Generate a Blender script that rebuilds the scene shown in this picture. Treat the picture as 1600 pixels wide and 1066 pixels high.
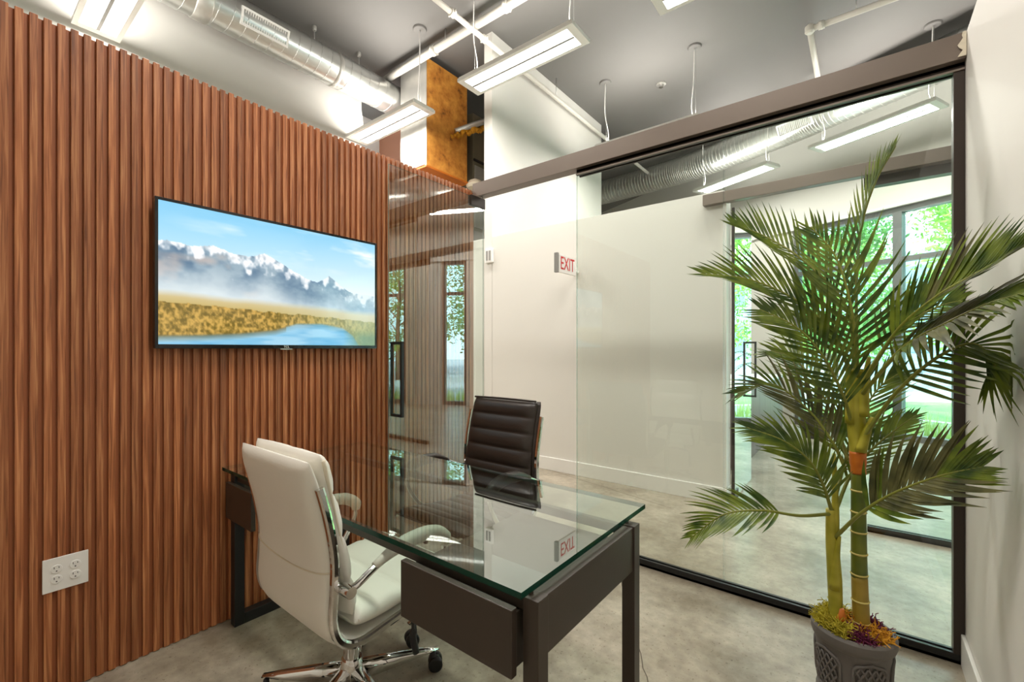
import bpy, bmesh, math, random
import numpy as np
from mathutils import Vector, Matrix

for o in list(bpy.data.objects):
    bpy.data.objects.remove(o, do_unlink=True)
scene = bpy.context.scene
COL = scene.collection
rnd = random.Random(7)
R = math.radians

# ---------------------------------------------------------------- camera
YAW = 38.064                       # camera looks this far left of +Y
cam_d = bpy.data.cameras.new('camera')
cam_d.sensor_width = 36.0
cam_d.lens = 36.0 * 698.5 / 1600.0
cam_d.shift_y = 12.0 / 1600.0      # horizon sits 12 px below the middle
cam_d.clip_start = 0.02
cam_d.clip_end = 200
cam = bpy.data.objects.new('camera', cam_d)
COL.objects.link(cam)
cam.location = (0, 0, 1.33)
cam.rotation_euler = (R(90), 0, R(YAW))
scene.camera = cam

# ---------------------------------------------------------------- world, sun, exposure
world = bpy.data.worlds.new('sky')
scene.world = world
world.use_nodes = True
wn = world.node_tree.nodes['Background']
wn.inputs['Color'].default_value = (0.70, 0.86, 1.0, 1)
wn.inputs['Strength'].default_value = 6.5
sun_d = bpy.data.lights.new('sun', 'SUN')
sun_d.energy = 9.0
sun_d.angle = R(2)
sun_d.color = (1.0, 0.95, 0.86)
sun = bpy.data.objects.new('sun', sun_d)
COL.objects.link(sun)
sun.rotation_euler = (R(42), 0, R(-28))     # high, from behind the building onto the trees
PENDANT_W = 41.0
UP_FILL = 0.62          # added upward fill above each pendant, as a share of its lamp power
scene.view_settings.view_transform = 'Standard'
scene.view_settings.look = 'None'
scene.view_settings.exposure = 0.2
scene.view_settings.gamma = 1.0
scene.view_settings.use_curve_mapping = False
cy = scene.cycles
cy.max_bounces = 10
cy.transparent_max_bounces = 24
cy.caustics_reflective = False
cy.caustics_refractive = False
cy.sample_clamp_indirect = 6.0

# ---------------------------------------------------------------- helpers
def lin(r, g, b):
    def f(c):
        c /= 255.0
        return c / 12.92 if c <= 0.04045 else ((c + 0.055) / 1.055) ** 2.4
    return (f(r), f(g), f(b), 1.0)

def tag(o, label=None, cat=None, group=None, kind=None):
    if label: o['label'] = label
    if cat: o['category'] = cat
    if group: o['group'] = group
    if kind: o['kind'] = kind
    return o

def thing(name, label=None, cat=None, loc=(0, 0, 0), rotz=0.0, group=None, kind=None):
    o = bpy.data.objects.new(name, None)
    o.empty_display_size = 0.05
    COL.objects.link(o)
    o.location = loc
    o.rotation_euler = (0, 0, rotz)
    tag(o, label, cat, group, kind)
    return o

def empty_inv(o):
    return (Matrix.Translation(o.location) @ Matrix.Rotation(o.rotation_euler[2], 4, 'Z')).inverted()

def attach(o, parent, local=False):
    if parent is None: return
    o.parent = parent
    if parent.type == 'EMPTY' and not local:
        o.matrix_parent_inverse = empty_inv(parent)

def mk(name, verts, faces, mat, parent=None, smooth=False, local=False, mats=None, fmat=None):
    me = bpy.data.meshes.new(name)
    me.from_pydata([tuple(v) for v in verts], [], faces)
    for m in (mats if mats else [mat]):
        me.materials.append(m)
    if fmat:
        for p, i in zip(me.polygons, fmat): p.material_index = i
    if smooth:
        me.polygons.foreach_set('use_smooth', [True] * len(me.polygons))
    me.update()
    o = bpy.data.objects.new(name, me)
    COL.objects.link(o)
    attach(o, parent, local)
    return o

def from_bm(name, bm, mat, parent=None, smooth=False, local=False):
    bmesh.ops.recalc_face_normals(bm, faces=bm.faces)
    me = bpy.data.meshes.new(name)
    bm.to_mesh(me); bm.free()
    me.materials.append(mat)
    if smooth:
        me.polygons.foreach_set('use_smooth', [True] * len(me.polygons))
    o = bpy.data.objects.new(name, me)
    COL.objects.link(o)
    attach(o, parent, local)
    return o

def bm_box(bm, x0, x1, y0, y1, z0, z1, bev=0.0, seg=2):
    vs = [bm.verts.new(p) for p in ((x0,y0,z0),(x1,y0,z0),(x1,y1,z0),(x0,y1,z0),(x0,y0,z1),(x1,y0,z1),(x1,y1,z1),(x0,y1,z1))]
    fs = [bm.faces.new([vs[i] for i in q]) for q in ((3,2,1,0),(4,5,6,7),(0,1,5,4),(1,2,6,5),(2,3,7,6),(3,0,4,7))]
    if bev > 0:
        es = set(e for f in fs for e in f.edges)
        bmesh.ops.bevel(bm, geom=list(es), offset=bev, segments=seg, affect='EDGES', profile=0.5)

def box(name, x0, x1, y0, y1, z0, z1, mat, parent=None, bev=0.0, local=False, seg=2):
    bm = bmesh.new()
    bm_box(bm, x0, x1, y0, y1, z0, z1, bev, seg)
    return from_bm(name, bm, mat, parent, local=local)

def boxes(name, lst, mat, parent=None, bev=0.0, local=False):
    bm = bmesh.new()
    for b in lst: bm_box(bm, *b, bev=bev)
    return from_bm(name, bm, mat, parent, local=local)

def catmull(pts, n):
    P = [Vector(p) for p in pts]
    P = [2 * P[0] - P[1]] + P + [2 * P[-1] - P[-2]]
    out = []
    for i in range(1, len(P) - 2):
        for k in range(n):
            t = k / n
            a, b, c, d = P[i-1], P[i], P[i+1], P[i+2]
            out.append(0.5 * ((2*b) + (c-a)*t + (2*a-5*b+4*c-d)*t*t + (3*b-a-3*c+d)*t**3))
    out.append(P[-2])
    return out

def tube_data(pts, rad, n=10):
    pts = [Vector(p) for p in pts]
    V, F = [], []
    up = Vector((0, 0, 1))
    u = None
    for i, p in enumerate(pts):
        t = (pts[min(i+1, len(pts)-1)] - pts[max(i-1, 0)]).normalized()
        if u is None:
            ref = up if abs(t.z) < 0.9 else Vector((1, 0, 0))
            u = t.cross(ref).normalized()
        else:
            u = (u - t * u.dot(t)).normalized()
        v = t.cross(u)
        r = rad[i] if isinstance(rad, (list, tuple)) else rad
        for k in range(n):
            a = 2 * math.pi * k / n
            V.append(p + (u * math.cos(a) + v * math.sin(a)) * r)
    m = len(pts)
    for i in range(m - 1):
        for k in range(n):
            F.append((i*n+k, i*n+(k+1) % n, (i+1)*n+(k+1) % n, (i+1)*n+k))
    F.append(tuple(range(n-1, -1, -1)))
    F.append(tuple((m-1)*n + k for k in range(n)))
    return V, F

def tube(name, pts, rad, mat, parent=None, n=10, local=False, smooth=True):
    V, F = tube_data(pts, rad, n)
    o = mk(name, V, F, mat, parent, smooth, local)
    if smooth:
        for p in o.data.polygons:
            if len(p.vertices) > 4: p.use_smooth = False
    return o

def lathe(name, prof, mat, parent=None, n=24, loc=(0,0,0), axis='Z', local=False, smooth=True, sx=1.0, sy=1.0):
    V, F = [], []
    for r, z in prof:
        for k in range(n):
            a = 2 * math.pi * k / n
            c, s = r * math.cos(a) * sx, r * math.sin(a) * sy
            p = {'Z': (c, s, z), 'X': (z, c, s), 'Y': (c, z, s)}[axis]
            V.append((p[0]+loc[0], p[1]+loc[1], p[2]+loc[2]))
    m = len(prof)
    for i in range(m-1):
        for k in range(n):
            F.append((i*n+k, i*n+(k+1) % n, (i+1)*n+(k+1) % n, (i+1)*n+k))
    F.append(tuple(range(n-1, -1, -1)))
    F.append(tuple((m-1)*n+k for k in range(n)))
    bm = bmesh.new()
    bv = [bm.verts.new(v) for v in V]
    for f in F:
        bm.faces.new([bv[i] for i in f])
    o = from_bm(name, bm, mat, parent, smooth, local)
    if smooth:
        for p in o.data.polygons:
            if len(p.vertices) > 4: p.use_smooth = False
        sharp(o)
    return o

def sharp(o, ang=35):
    me = o.data
    bm = bmesh.new(); bm.from_mesh(me)
    for e in bm.edges:
        if len(e.link_faces) == 2 and e.calc_face_angle(0) > R(ang): e.smooth = False
    bm.to_mesh(me); bm.free()

def prism(name, poly, z0, z1, mat, parent=None):
    n = len(poly)
    V = [(x, y, z0) for x, y in poly] + [(x, y, z1) for x, y in poly]
    F = [tuple(range(n-1, -1, -1)), tuple(range(n, 2*n))] + [(i, (i+1) % n, n+(i+1) % n, n+i) for i in range(n)]
    return mk(name, V, F, mat, parent)

def pane(name, x0, x1, y0, y1, z0, z1, thin, mat, edge, parent=None, mtx=None, chamfer=0.0):
    """solid sheet of glass; the two big faces take mat, the rim takes edge"""
    V = [Vector(p) for p in ((x0,y0,z0),(x1,y0,z0),(x1,y1,z0),(x0,y1,z0),(x0,y0,z1),(x1,y0,z1),(x1,y1,z1),(x0,y1,z1))]
    F = [(3,2,1,0),(4,5,6,7),(0,1,5,4),(1,2,6,5),(2,3,7,6),(3,0,4,7)]
    big = {'z': (0, 1), 'y': (2, 4), 'x': (3, 5)}[thin]
    if mtx is not None: V = [mtx @ v for v in V]
    return mk(name, V, F, None, parent, mats=[mat, edge], fmat=[0 if i in big else 1 for i in range(6)])

def text_mesh(name, body, size, depth, mtx, mat, parent=None, align='CENTER', xs=1.0):
    cu = bpy.data.curves.new(name, 'FONT')
    cu.body = body; cu.size = size; cu.extrude = depth; cu.align_x = align; cu.align_y = 'CENTER'
    to = bpy.data.objects.new(name, cu)
    COL.objects.link(to)
    dg = bpy.context.evaluated_depsgraph_get()
    me = bpy.data.meshes.new_from_object(to.evaluated_get(dg))
    bpy.data.objects.remove(to, do_unlink=True)
    me.transform(mtx @ Matrix.Diagonal((xs, 1, 1, 1)))
    me.materials.clear(); me.materials.append(mat)
    o = bpy.data.objects.new(name, me)
    COL.objects.link(o)
    attach(o, parent)
    return o

# ---------------------------------------------------------------- materials
def newmat(name):
    m = bpy.data.materials.new(name)
    m.use_nodes = True
    nt = m.node_tree
    return m, nt, nt.nodes['Principled BSDF'], nt.nodes['Material Output']

def pm(name, col, rough=0.5, metal=0.0, var=0.0, scale=8.0, bump=0.0, bscale=60.0, spec=0.5, coat=0.0, stretch=None):
    """principled with a little procedural mottling and fine relief"""
    m, nt, b, out = newmat(name)
    b.inputs['Base Color'].default_value = col
    b.inputs['Roughness'].default_value = rough
    b.inputs['Metallic'].default_value = metal
    b.inputs['Specular IOR Level'].default_value = spec
    b.inputs['Coat Weight'].default_value = coat
    tc = nt.nodes.new('ShaderNodeTexCoord')
    mp = nt.nodes.new('ShaderNodeMapping')
    nt.links.new(tc.outputs['Object'], mp.inputs[0])
    if stretch: mp.inputs['Scale'].default_value = stretch
    if var > 0:
        nz = nt.nodes.new('ShaderNodeTexNoise')
        nz.inputs['Scale'].default_value = scale
        nz.inputs['Detail'].default_value = 5
        nt.links.new(mp.outputs[0], nz.inputs['Vector'])
        mx = nt.nodes.new('ShaderNodeMix'); mx.data_type = 'RGBA'
        mx.inputs[6].default_value = tuple(c * (1 - var) for c in col[:3]) + (1,)
        mx.inputs[7].default_value = tuple(min(1, c * (1 + var)) for c in col[:3]) + (1,)
        nt.links.new(nz.outputs['Fac'], mx.inputs[0])
        nt.links.new(mx.outputs[2], b.inputs['Base Color'])
    if bump > 0:
        nb = nt.nodes.new('ShaderNodeTexNoise')
        nb.inputs['Scale'].default_value = bscale
        nb.inputs['Detail'].default_value = 3
        nt.links.new(mp.outputs[0], nb.inputs['Vector'])
        bp = nt.nodes.new('ShaderNodeBump')
        bp.inputs['Strength'].default_value = bump
        bp.inputs['Distance'].default_value = 0.004
        nt.links.new(nb.outputs['Fac'], bp.inputs['Height'])
        nt.links.new(bp.outputs[0], b.inputs['Normal'])
    return m

def glass_mat(name, tint=(0.95, 0.98, 0.96), gain=1.7, ior=1.5):
    m, nt, b, out = newmat(name)
    nt.nodes.remove(b)
    tr = nt.nodes.new('ShaderNodeBsdfTransparent'); tr.inputs[0].default_value = (*tint, 1)
    gl = nt.nodes.new('ShaderNodeBsdfGlossy'); gl.inputs['Roughness'].default_value = 0.0
    gl.inputs['Color'].default_value = (0.96, 1.0, 0.98, 1)
    fr = nt.nodes.new('ShaderNodeFresnel'); fr.inputs['IOR'].default_value = ior
    ge = nt.nodes.new('ShaderNodeNewGeometry')
    inv = nt.nodes.new('ShaderNodeMath'); inv.operation = 'SUBTRACT'; inv.inputs[0].default_value = 1.0
    nt.links.new(ge.outputs['Backfacing'], inv.inputs[1])
    mu = nt.nodes.new('ShaderNodeMath'); mu.operation = 'MULTIPLY'; mu.inputs[1].default_value = gain
    nt.links.new(fr.outputs[0], mu.inputs[0])
    m2 = nt.nodes.new('ShaderNodeMath'); m2.operation = 'MULTIPLY'; m2.use_clamp = True
    nt.links.new(mu.outputs[0], m2.inputs[0]); nt.links.new(inv.outputs[0], m2.inputs[1])
    mx = nt.nodes.new('ShaderNodeMixShader')
    nt.links.new(m2.outputs[0], mx.inputs[0]); nt.links.new(tr.outputs[0], mx.inputs[1]); nt.links.new(gl.outputs[0], mx.inputs[2])
    nt.links.new(mx.outputs[0], out.inputs[0])
    return m

def edge_mat(name, col, trans=0.5):
    m, nt, b, out = newmat(name)
    b.inputs['Base Color'].default_value = col
    b.inputs['Roughness'].default_value = 0.12
    tr = nt.nodes.new('ShaderNodeBsdfTransparent'); tr.inputs[0].default_value = col
    mx = nt.nodes.new('ShaderNodeMixShader'); mx.inputs[0].default_value = trans
    nt.links.new(b.outputs[0], mx.inputs[1]); nt.links.new(tr.outputs[0], mx.inputs[2])
    nt.links.new(mx.outputs[0], out.inputs[0])
    return m

def emis(name, col, s):
    m, nt, b, out = newmat(name)
    b.inputs['Base Color'].default_value = (0.8, 0.8, 0.8, 1)
    b.inputs['Emission Color'].default_value = col
    b.inputs['Emission Strength'].default_value = s
    return m

def wood_mat():
    m, nt, b, out = newmat('slat_wood')
    tc = nt.nodes.new('ShaderNodeTexCoord')
    oi = nt.nodes.new('ShaderNodeObjectInfo')
    off = nt.nodes.new('ShaderNodeVectorMath'); off.operation = 'ADD'
    sc = nt.nodes.new('ShaderNodeVectorMath'); sc.operation = 'SCALE'; sc.inputs['Scale'].default_value = 40
    cb = nt.nodes.new('ShaderNodeCombineXYZ')
    for i in range(3): nt.links.new(oi.outputs['Random'], cb.inputs[i])
    nt.links.new(cb.outputs[0], sc.inputs[0])
    nt.links.new(tc.outputs['Object'], off.inputs[0]); nt.links.new(sc.outputs[0], off.inputs[1])
    mp = nt.nodes.new('ShaderNodeMapping'); mp.inputs['Scale'].default_value = (60, 60, 1.6)
    nt.links.new(off.outputs[0], mp.inputs[0])
    n1 = nt.nodes.new('ShaderNodeTexNoise'); n1.inputs['Scale'].default_value = 2.2; n1.inputs['Detail'].default_value = 6
    n1.inputs['Distortion'].default_value = 0.6
    nt.links.new(mp.outputs[0], n1.inputs['Vector'])
    r1 = nt.nodes.new('ShaderNodeValToRGB')
    r1.color_ramp.elements[0].position = 0.30; r1.color_ramp.elements[0].color = lin(128, 72, 40)
    r1.color_ramp.elements[1].position = 0.72; r1.color_ramp.elements[1].color = lin(216, 149, 99)
    e = r1.color_ramp.elements.new(0.5); e.color = lin(181, 110, 66)
    nt.links.new(n1.outputs['Fac'], r1.inputs[0])
    hs = nt.nodes.new('ShaderNodeHueSaturation')
    mr = nt.nodes.new('ShaderNodeMapRange'); mr.inputs['To Min'].default_value = 0.74; mr.inputs['To Max'].default_value = 1.12
    nt.links.new(oi.outputs['Random'], mr.inputs['Value'])
    nt.links.new(mr.outputs[0], hs.inputs['Value'])
    nt.links.new(r1.outputs[0], hs.inputs['Color'])
    nt.links.new(hs.outputs[0], b.inputs['Base Color'])
    b.inputs['Roughness'].default_value = 0.45
    return m

def concrete_mat():
    m, nt, b, out = newmat('polished_concrete')
    tc = nt.nodes.new('ShaderNodeTexCoord')
    n1 = nt.nodes.new('ShaderNodeTexNoise'); n1.inputs['Scale'].default_value = 1.7; n1.inputs['Detail'].default_value = 8; n1.inputs['Roughness'].default_value = 0.65
    n2 = nt.nodes.new('ShaderNodeTexNoise'); n2.inputs['Scale'].default_value = 22; n2.inputs['Detail'].default_value = 4
    nt.links.new(tc.outputs['Object'], n1.inputs['Vector']); nt.links.new(tc.outputs['Object'], n2.inputs['Vector'])
    r = nt.nodes.new('ShaderNodeValToRGB')
    r.color_ramp.elements[0].position = 0.38; r.color_ramp.elements[0].color = lin(132, 120, 102)
    r.color_ramp.elements[1].position = 0.66; r.color_ramp.elements[1].color = lin(190, 180, 162)
    nt.links.new(n1.outputs['Fac'], r.inputs[0])
    mx = nt.nodes.new('ShaderNodeMix'); mx.data_type = 'RGBA'; mx.blend_type = 'OVERLAY'; mx.inputs[0].default_value = 0.35
    nt.links.new(r.outputs[0], mx.inputs[6]); nt.links.new(n2.outputs['Fac'], mx.inputs[7])
    # dark specks of aggregate
    v = nt.nodes.new('ShaderNodeTexNoise'); v.inputs['Scale'].default_value = 70; v.inputs['Detail'].default_value = 2
    nt.links.new(tc.outputs['Object'], v.inputs['Vector'])
    rs = nt.nodes.new('ShaderNodeValToRGB')
    rs.color_ramp.elements[0].position = 0.30; rs.color_ramp.elements[0].color = (0.55, 0.5, 0.45, 1)
    rs.color_ramp.elements[1].position = 0.37; rs.color_ramp.elements[1].color = (1, 1, 1, 1)
    nt.links.new(v.outputs['Fac'], rs.inputs[0])
    m2 = nt.nodes.new('ShaderNodeMix'); m2.data_type = 'RGBA'; m2.blend_type = 'MULTIPLY'; m2.inputs[0].default_value = 0.8
    nt.links.new(mx.outputs[2], m2.inputs[6]); nt.links.new(rs.outputs[0], m2.inputs[7])
    nt.links.new(m2.outputs[2], b.inputs['Base Color'])
    rr = nt.nodes.new('ShaderNodeMapRange'); rr.inputs['To Min'].default_value = 0.22; rr.inputs['To Max'].default_value = 0.45
    nt.links.new(n1.outputs['Fac'], rr.inputs['Value']); nt.links.new(rr.outputs[0], b.inputs['Roughness'])
    return m

def rust_mat():
    m, nt, b, out = newmat('rusty_duct_board')
    tc = nt.nodes.new('ShaderNodeTexCoord')
    n1 = nt.nodes.new('ShaderNodeTexNoise'); n1.inputs['Scale'].default_value = 5; n1.inputs['Detail'].default_value = 8; n1.inputs['Roughness'].default_value = 0.7
    nt.links.new(tc.outputs['Object'], n1.inputs['Vector'])
    r = nt.nodes.new('ShaderNodeValToRGB')
    r.color_ramp.elements[0].position = 0.30; r.color_ramp.elements[0].color = lin(70, 45, 25)
    r.color_ramp.elements[1].position = 0.62; r.color_ramp.elements[1].color = lin(226, 160, 70)
    e = r.color_ramp.elements.new(0.42); e.color = lin(190, 120, 45)
    nt.links.new(n1.outputs['Fac'], r.inputs[0]); nt.links.new(r.outputs[0], b.inputs['Base Color'])
    b.inputs['Roughness'].default_value = 0.5
    return m

def leaf_mat(name, c1, c2, scale=30, rough=0.35, translucent=0.0):
    m, nt, b, out = newmat(name)
    oi = nt.nodes.new('ShaderNodeTexCoord')
    n1 = nt.nodes.new('ShaderNodeTexNoise'); n1.inputs['Scale'].default_value = scale
    nt.links.new(oi.outputs['Object'], n1.inputs['Vector'])
    r = nt.nodes.new('ShaderNodeValToRGB')
    r.color_ramp.elements[0].position = 0.35; r.color_ramp.elements[0].color = c1
    r.color_ramp.elements[1].position = 0.68; r.color_ramp.elements[1].color = c2
    nt.links.new(n1.outputs['Fac'], r.inputs[0]); nt.links.new(r.outputs[0], b.inputs['Base Color'])
    b.inputs['Roughness'].default_value = rough
    if translucent > 0:
        tl = nt.nodes.new('ShaderNodeBsdfTranslucent'); nt.links.new(r.outputs[0], tl.inputs[0])
        mx = nt.nodes.new('ShaderNodeMixShader'); mx.inputs[0].default_value = translucent
        nt.links.new(b.outputs[0], mx.inputs[1]); nt.links.new(tl.outputs[0], mx.inputs[2])
        nt.links.new(mx.outputs[0], out.inputs[0])
    return m

M = dict(
    wall=pm('white_paint', lin(229, 226, 219), 0.55, var=0.015, scale=3, bump=0.05, bscale=220),
    trimw=pm('white_trim_paint', lin(240, 238, 233), 0.35, var=0.01),
    ceil=pm('charcoal_ceiling_paint', lin(112, 110, 107), 0.6, var=0.10, scale=1.2, bump=0.08, bscale=90),
    wood=wood_mat(),
    back=pm('slat_backing', lin(168, 102, 62), 0.55, var=0.18, scale=30, stretch=(1, 1, 0.05)),
    floor=concrete_mat(),
    crack=pm('floor_crack', lin(96, 86, 74), 0.8, var=0.2),
    bronze=pm('bronze_aluminium', lin(127, 114, 104), 0.38, metal=0.25, var=0.04, scale=4),
    bronzed=pm('dark_bronze_track', lin(58, 48, 42), 0.4, metal=0.3, var=0.05),
    black=pm('black_powder_coat', lin(26, 26, 27), 0.42, var=0.05),
    glass=glass_mat('clear_glass'),
    doorglass=glass_mat('door_glass', (0.93, 0.97, 0.95), 4.2),
    gedge=edge_mat('glass_edge', lin(196, 214, 206), 0.7),
    dglass=glass_mat('desk_glass', (0.86, 0.93, 0.89), 2.6),
    dedge=edge_mat('desk_glass_edge', lin(22, 84, 68), 0.5),
    facglass=glass_mat('window_glass', (0.86, 0.96, 0.95), 1.2),
    galv=pm('galvanised_steel', lin(205, 206, 203), 0.28, metal=0.9, var=0.10, scale=7),
    galvm=pm('galvanised_sheet', lin(188, 186, 180), 0.42, metal=0.7, var=0.15, scale=9),
    white=pm('white_enamel', lin(246, 244, 240), 0.35, var=0.01),
    pipe=pm('off_white_pipe_paint', lin(216, 212, 202), 0.45, var=0.05),
    lamp=emis('led_diffuser', (1.0, 0.965, 0.90, 1), 3.2),
    lampseam=pm('diffuser_seam', lin(150, 148, 144), 0.5, var=0.02),
    rust=rust_mat(),
    copper=pm('copper_brown_panel', lin(150, 98, 72), 0.5, var=0.10, scale=4),
    olive=pm('olive_cabinet', lin(120, 112, 92), 0.5, metal=0.2, var=0.2, scale=6),
    desk=pm('espresso_laminate', lin(62, 52, 44), 0.38, var=0.07, scale=12, bump=0.04, bscale=200),
    chrome=pm('chrome', lin(225, 224, 222), 0.07, metal=1.0, var=0.01),
    plastic=pm('black_plastic', lin(28, 27, 27), 0.45, var=0.05),
    wleather=pm('white_leather', lin(234, 230, 219), 0.42, var=0.02, scale=9, bump=0.12, bscale=140),
    wpipe=pm('cream_piping', lin(222, 212, 190), 0.5, var=0.03),
    bleather=pm('dark_brown_leather', lin(50, 41, 35), 0.36, var=0.07, scale=9, bump=0.12, bscale=140),
    tvb=pm('tv_bezel', lin(20, 20, 22), 0.2, var=0.03),
    pot=pm('grey_stone_resin', lin(108, 103, 99), 0.6, var=0.08, scale=14, bump=0.15, bscale=70),
    soil=pm('dark_soil', lin(52, 40, 30), 0.9, var=0.3, scale=40),
    leaf=leaf_mat('palm_leaf', lin(52, 78, 20), lin(124, 140, 44), 14, 0.34, 0.18),
    leafd=leaf_mat('palm_leaf_dull', lin(62, 66, 34), lin(110, 108, 62), 14, 0.42, 0.12),
    rachis=pm('palm_rachis', lin(128, 132, 52), 0.4, var=0.15, scale=20),
    shaft=leaf_mat('palm_crownshaft', lin(146, 142, 28), lin(186, 176, 60), 12, 0.45),
    trunk=leaf_mat('palm_stem_green', lin(78, 96, 26), lin(120, 126, 40), 8, 0.38),
    trunky=leaf_mat('palm_stem_ochre', lin(150, 128, 44), lin(172, 146, 58), 10, 0.42),
    ring=pm('palm_stem_ring', lin(206, 190, 110), 0.5, var=0.1),
    orange=pm('orange_sheath', lin(204, 112, 28), 0.45, var=0.25, scale=18),
    mossy=pm('yellow_moss', lin(186, 172, 50), 0.9, var=0.3, scale=60),
    mossp=pm('purple_moss', lin(100, 26, 62), 0.9, var=0.3, scale=60),
    mosso=pm('orange_moss', lin(208, 148, 36), 0.9, var=0.3, scale=60),
    exitred=pm('exit_red', lin(214, 40, 44), 0.5, var=0.02),
    slot=pm('dark_slot', lin(40, 36, 34), 0.6, var=0.05),
    counter=pm('grey_wood_laminate', lin(122, 108, 104), 0.45, var=0.12, scale=7, stretch=(1, 1, 0.12)),
    alu=pm('grey_aluminium_frame', lin(118, 120, 122), 0.4, metal=0.5, var=0.04),
    asphalt=pm('pale_asphalt', lin(176, 178, 180), 0.9, var=0.08, scale=3),
    kerb=pm('white_kerb', lin(232, 232, 228), 0.8, var=0.05),
    lawn=leaf_mat('lawn', lin(104, 150, 84), lin(150, 188, 108), 3, 0.8),
    grass=leaf_mat('tall_grass', lin(168, 196, 104), lin(220, 232, 160), 5, 0.7, 0.4),
    tleaf=leaf_mat('tree_leaf', lin(92, 150, 44), lin(176, 214, 96), 2.5, 0.6, 0.4),
    tleaf2=leaf_mat('tree_leaf_deep', lin(62, 122, 62), lin(134, 186, 96), 2.5, 0.6, 0.4),
    bark=pm('bark', lin(104, 86, 70), 0.9, var=0.3, scale=12),
    brick=pm('kiosk_brick', lin(150, 120, 108), 0.85, var=0.15, scale=20),
    kroof=pm('kiosk_roof', lin(90, 100, 112), 0.7, var=0.1),
    farwall=pm('far_building', lin(150, 168, 186), 0.8, var=0.05),
    farglass=pm('far_window', lin(120, 150, 170), 0.2, var=0.1),
)

# ================================================================ the setting
ZC = 5.18
P0 = Vector((0.973, 8.326, 0)); EV = Vector((0.904, -0.427, 0)).normalized(); NV = Vector((0.427, 0.904, 0)).normalized()
def F3(s, d, z): return P0 + EV * s + NV * d + Vector((0, 0, z))
FACM = Matrix(((EV.x, NV.x, 0, P0.x), (EV.y, NV.y, 0, P0.y), (0, 0, 1, 0), (0, 0, 0, 1)))
def yF(x, d=0.0): return P0.y + (d - (x - P0.x) * NV.x) / NV.y
XL, XR, YB0 = -6.5, 7.2, -2.3
poly = [(XL, YB0), (XR, YB0), (XR, yF(XR, 0.2)), (XL, yF(XL, 0.2))]
fl = tag(prism('floor', poly, -0.15, 0.0, M['floor']), 'grey polished concrete floor with mottled stains', kind='structure')
ce = tag(prism('ceiling', poly, ZC, ZC + 0.2, M['ceil']), 'dark charcoal painted open ceiling', kind='structure')
# hairline crack across the slab, and a shorter second one
def crack(pts, w):
    V, F = [], []
    for i, (x, y) in enumerate(pts):
        a = Vector(pts[min(i+1, len(pts)-1)]) - Vector(pts[max(i-1, 0)])
        s = Vector((-a.y, a.x)).normalized() * w
        V += [(x + s.x, y + s.y, 0.0008), (x - s.x, y - s.y, 0.0008)]
    F = [(2*i, 2*i+1, 2*i+3, 2*i+2) for i in range(len(pts)-1)]
    return mk('crack', V, F, M['crack'], fl)
cp = []
for i in range(26):
    t = i / 25
    cp.append((-1.134 + 0.62 * t + rnd.uniform(-.006, .006), 2.483 - 1.0 * t + rnd.uniform(-.006, .006)))
crack(cp, 0.0022)
crack([(-1.25 - 0.12 * i + rnd.uniform(-.01, .01), 3.75 + 0.03 * i) for i in range(14)], 0.0022)

def S(o, label=None): return tag(o, label, kind='structure')
S(box('wall_back', XL, XR, YB0 - 0.15, YB0, 0, ZC, M['wall']))
S(box('wall_right_far', XR, XR + 0.15, YB0, yF(XR) + 0.1, 0, ZC, M['wall']))
S(box('wall_left_far', -5.70, -5.55, YB0, 3.65, 0, ZC, M['wall']), 'tall white wall rising behind the slat partition')
S(box('wall_left_outer', XL - 0.15, XL, 3.0, yF(XL) + 0.1, 0, ZC, M['wall']))
S(box('wall_recess', XL, -4.96, 4.62, 4.72, 0, ZC, M['copper']), 'copper brown panel in the recess beside the air handler')
S(box('wall_right', 0.34, 0.46, YB0, 2.695, 0, 2.640, M['wall']), 'white partition wall beside the potted palm')
S(box('baseboard_right', 0.326, 0.3395, YB0, 2.635, 0, 0.135, M['trimw'], bev=0.003))
# corridor wall with the exit sign, and the tall wall that climbs to the ceiling
S(box('wall_corridor', -3.53, -0.93, 4.12, 4.24, 0, 2.685, M['wall']), 'white corridor wall behind the glass, with the exit sign')
S(box('wall_corridor_left', -4.9, -3.665, 4.12, 4.24, 0, 2.685, M['wall']))
S(box('wall_tall', -3.66, -3.535, 4.12, 7.01, 0, ZC, M['wall']), 'tall white wall rising above the corridor to the ceiling')
S(box('baseboard_corridor', -3.5, -0.925, 4.106, 4.1195, 0, 0.14, M['trimw'], bev=0.003))
S(boxes('trim_1', [(-0.93, -0.905, 4.10, 4.25, 0.14, 2.6), (-0.93, -0.90, 4.09, 4.26, 0, 0.14)], M['trimw']))
# ---- slat partition
wl = S(box('wall_left', -2.62, -2.4625, -1.1, 2.64, 0, 2.578, M['wall']), 'partition faced with vertical walnut slats')
box('backing_board', -2.462, -2.452, -1.1, 2.63, 0.0, 2.579, M['back'], wl)
PITCH = 0.0370
bm = bmesh.new(); bm_box(bm, -2.452, -2.438, -0.0112, 0.0112, 0.004, 2.585, 0.0012, 1)
proto = from_bm('slat', bm, M['wood'], wl)
n_sl = 0
for i in range(-31, 72):
    y = 0.0285 + i * PITCH
    if y > 2.615 or y < -1.08: continue
    o = proto if n_sl == 0 else proto.copy()
    if n_sl: COL.objects.link(o)
    o.parent = wl
    o.location = (0, y, 0)
    n_sl += 1

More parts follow.
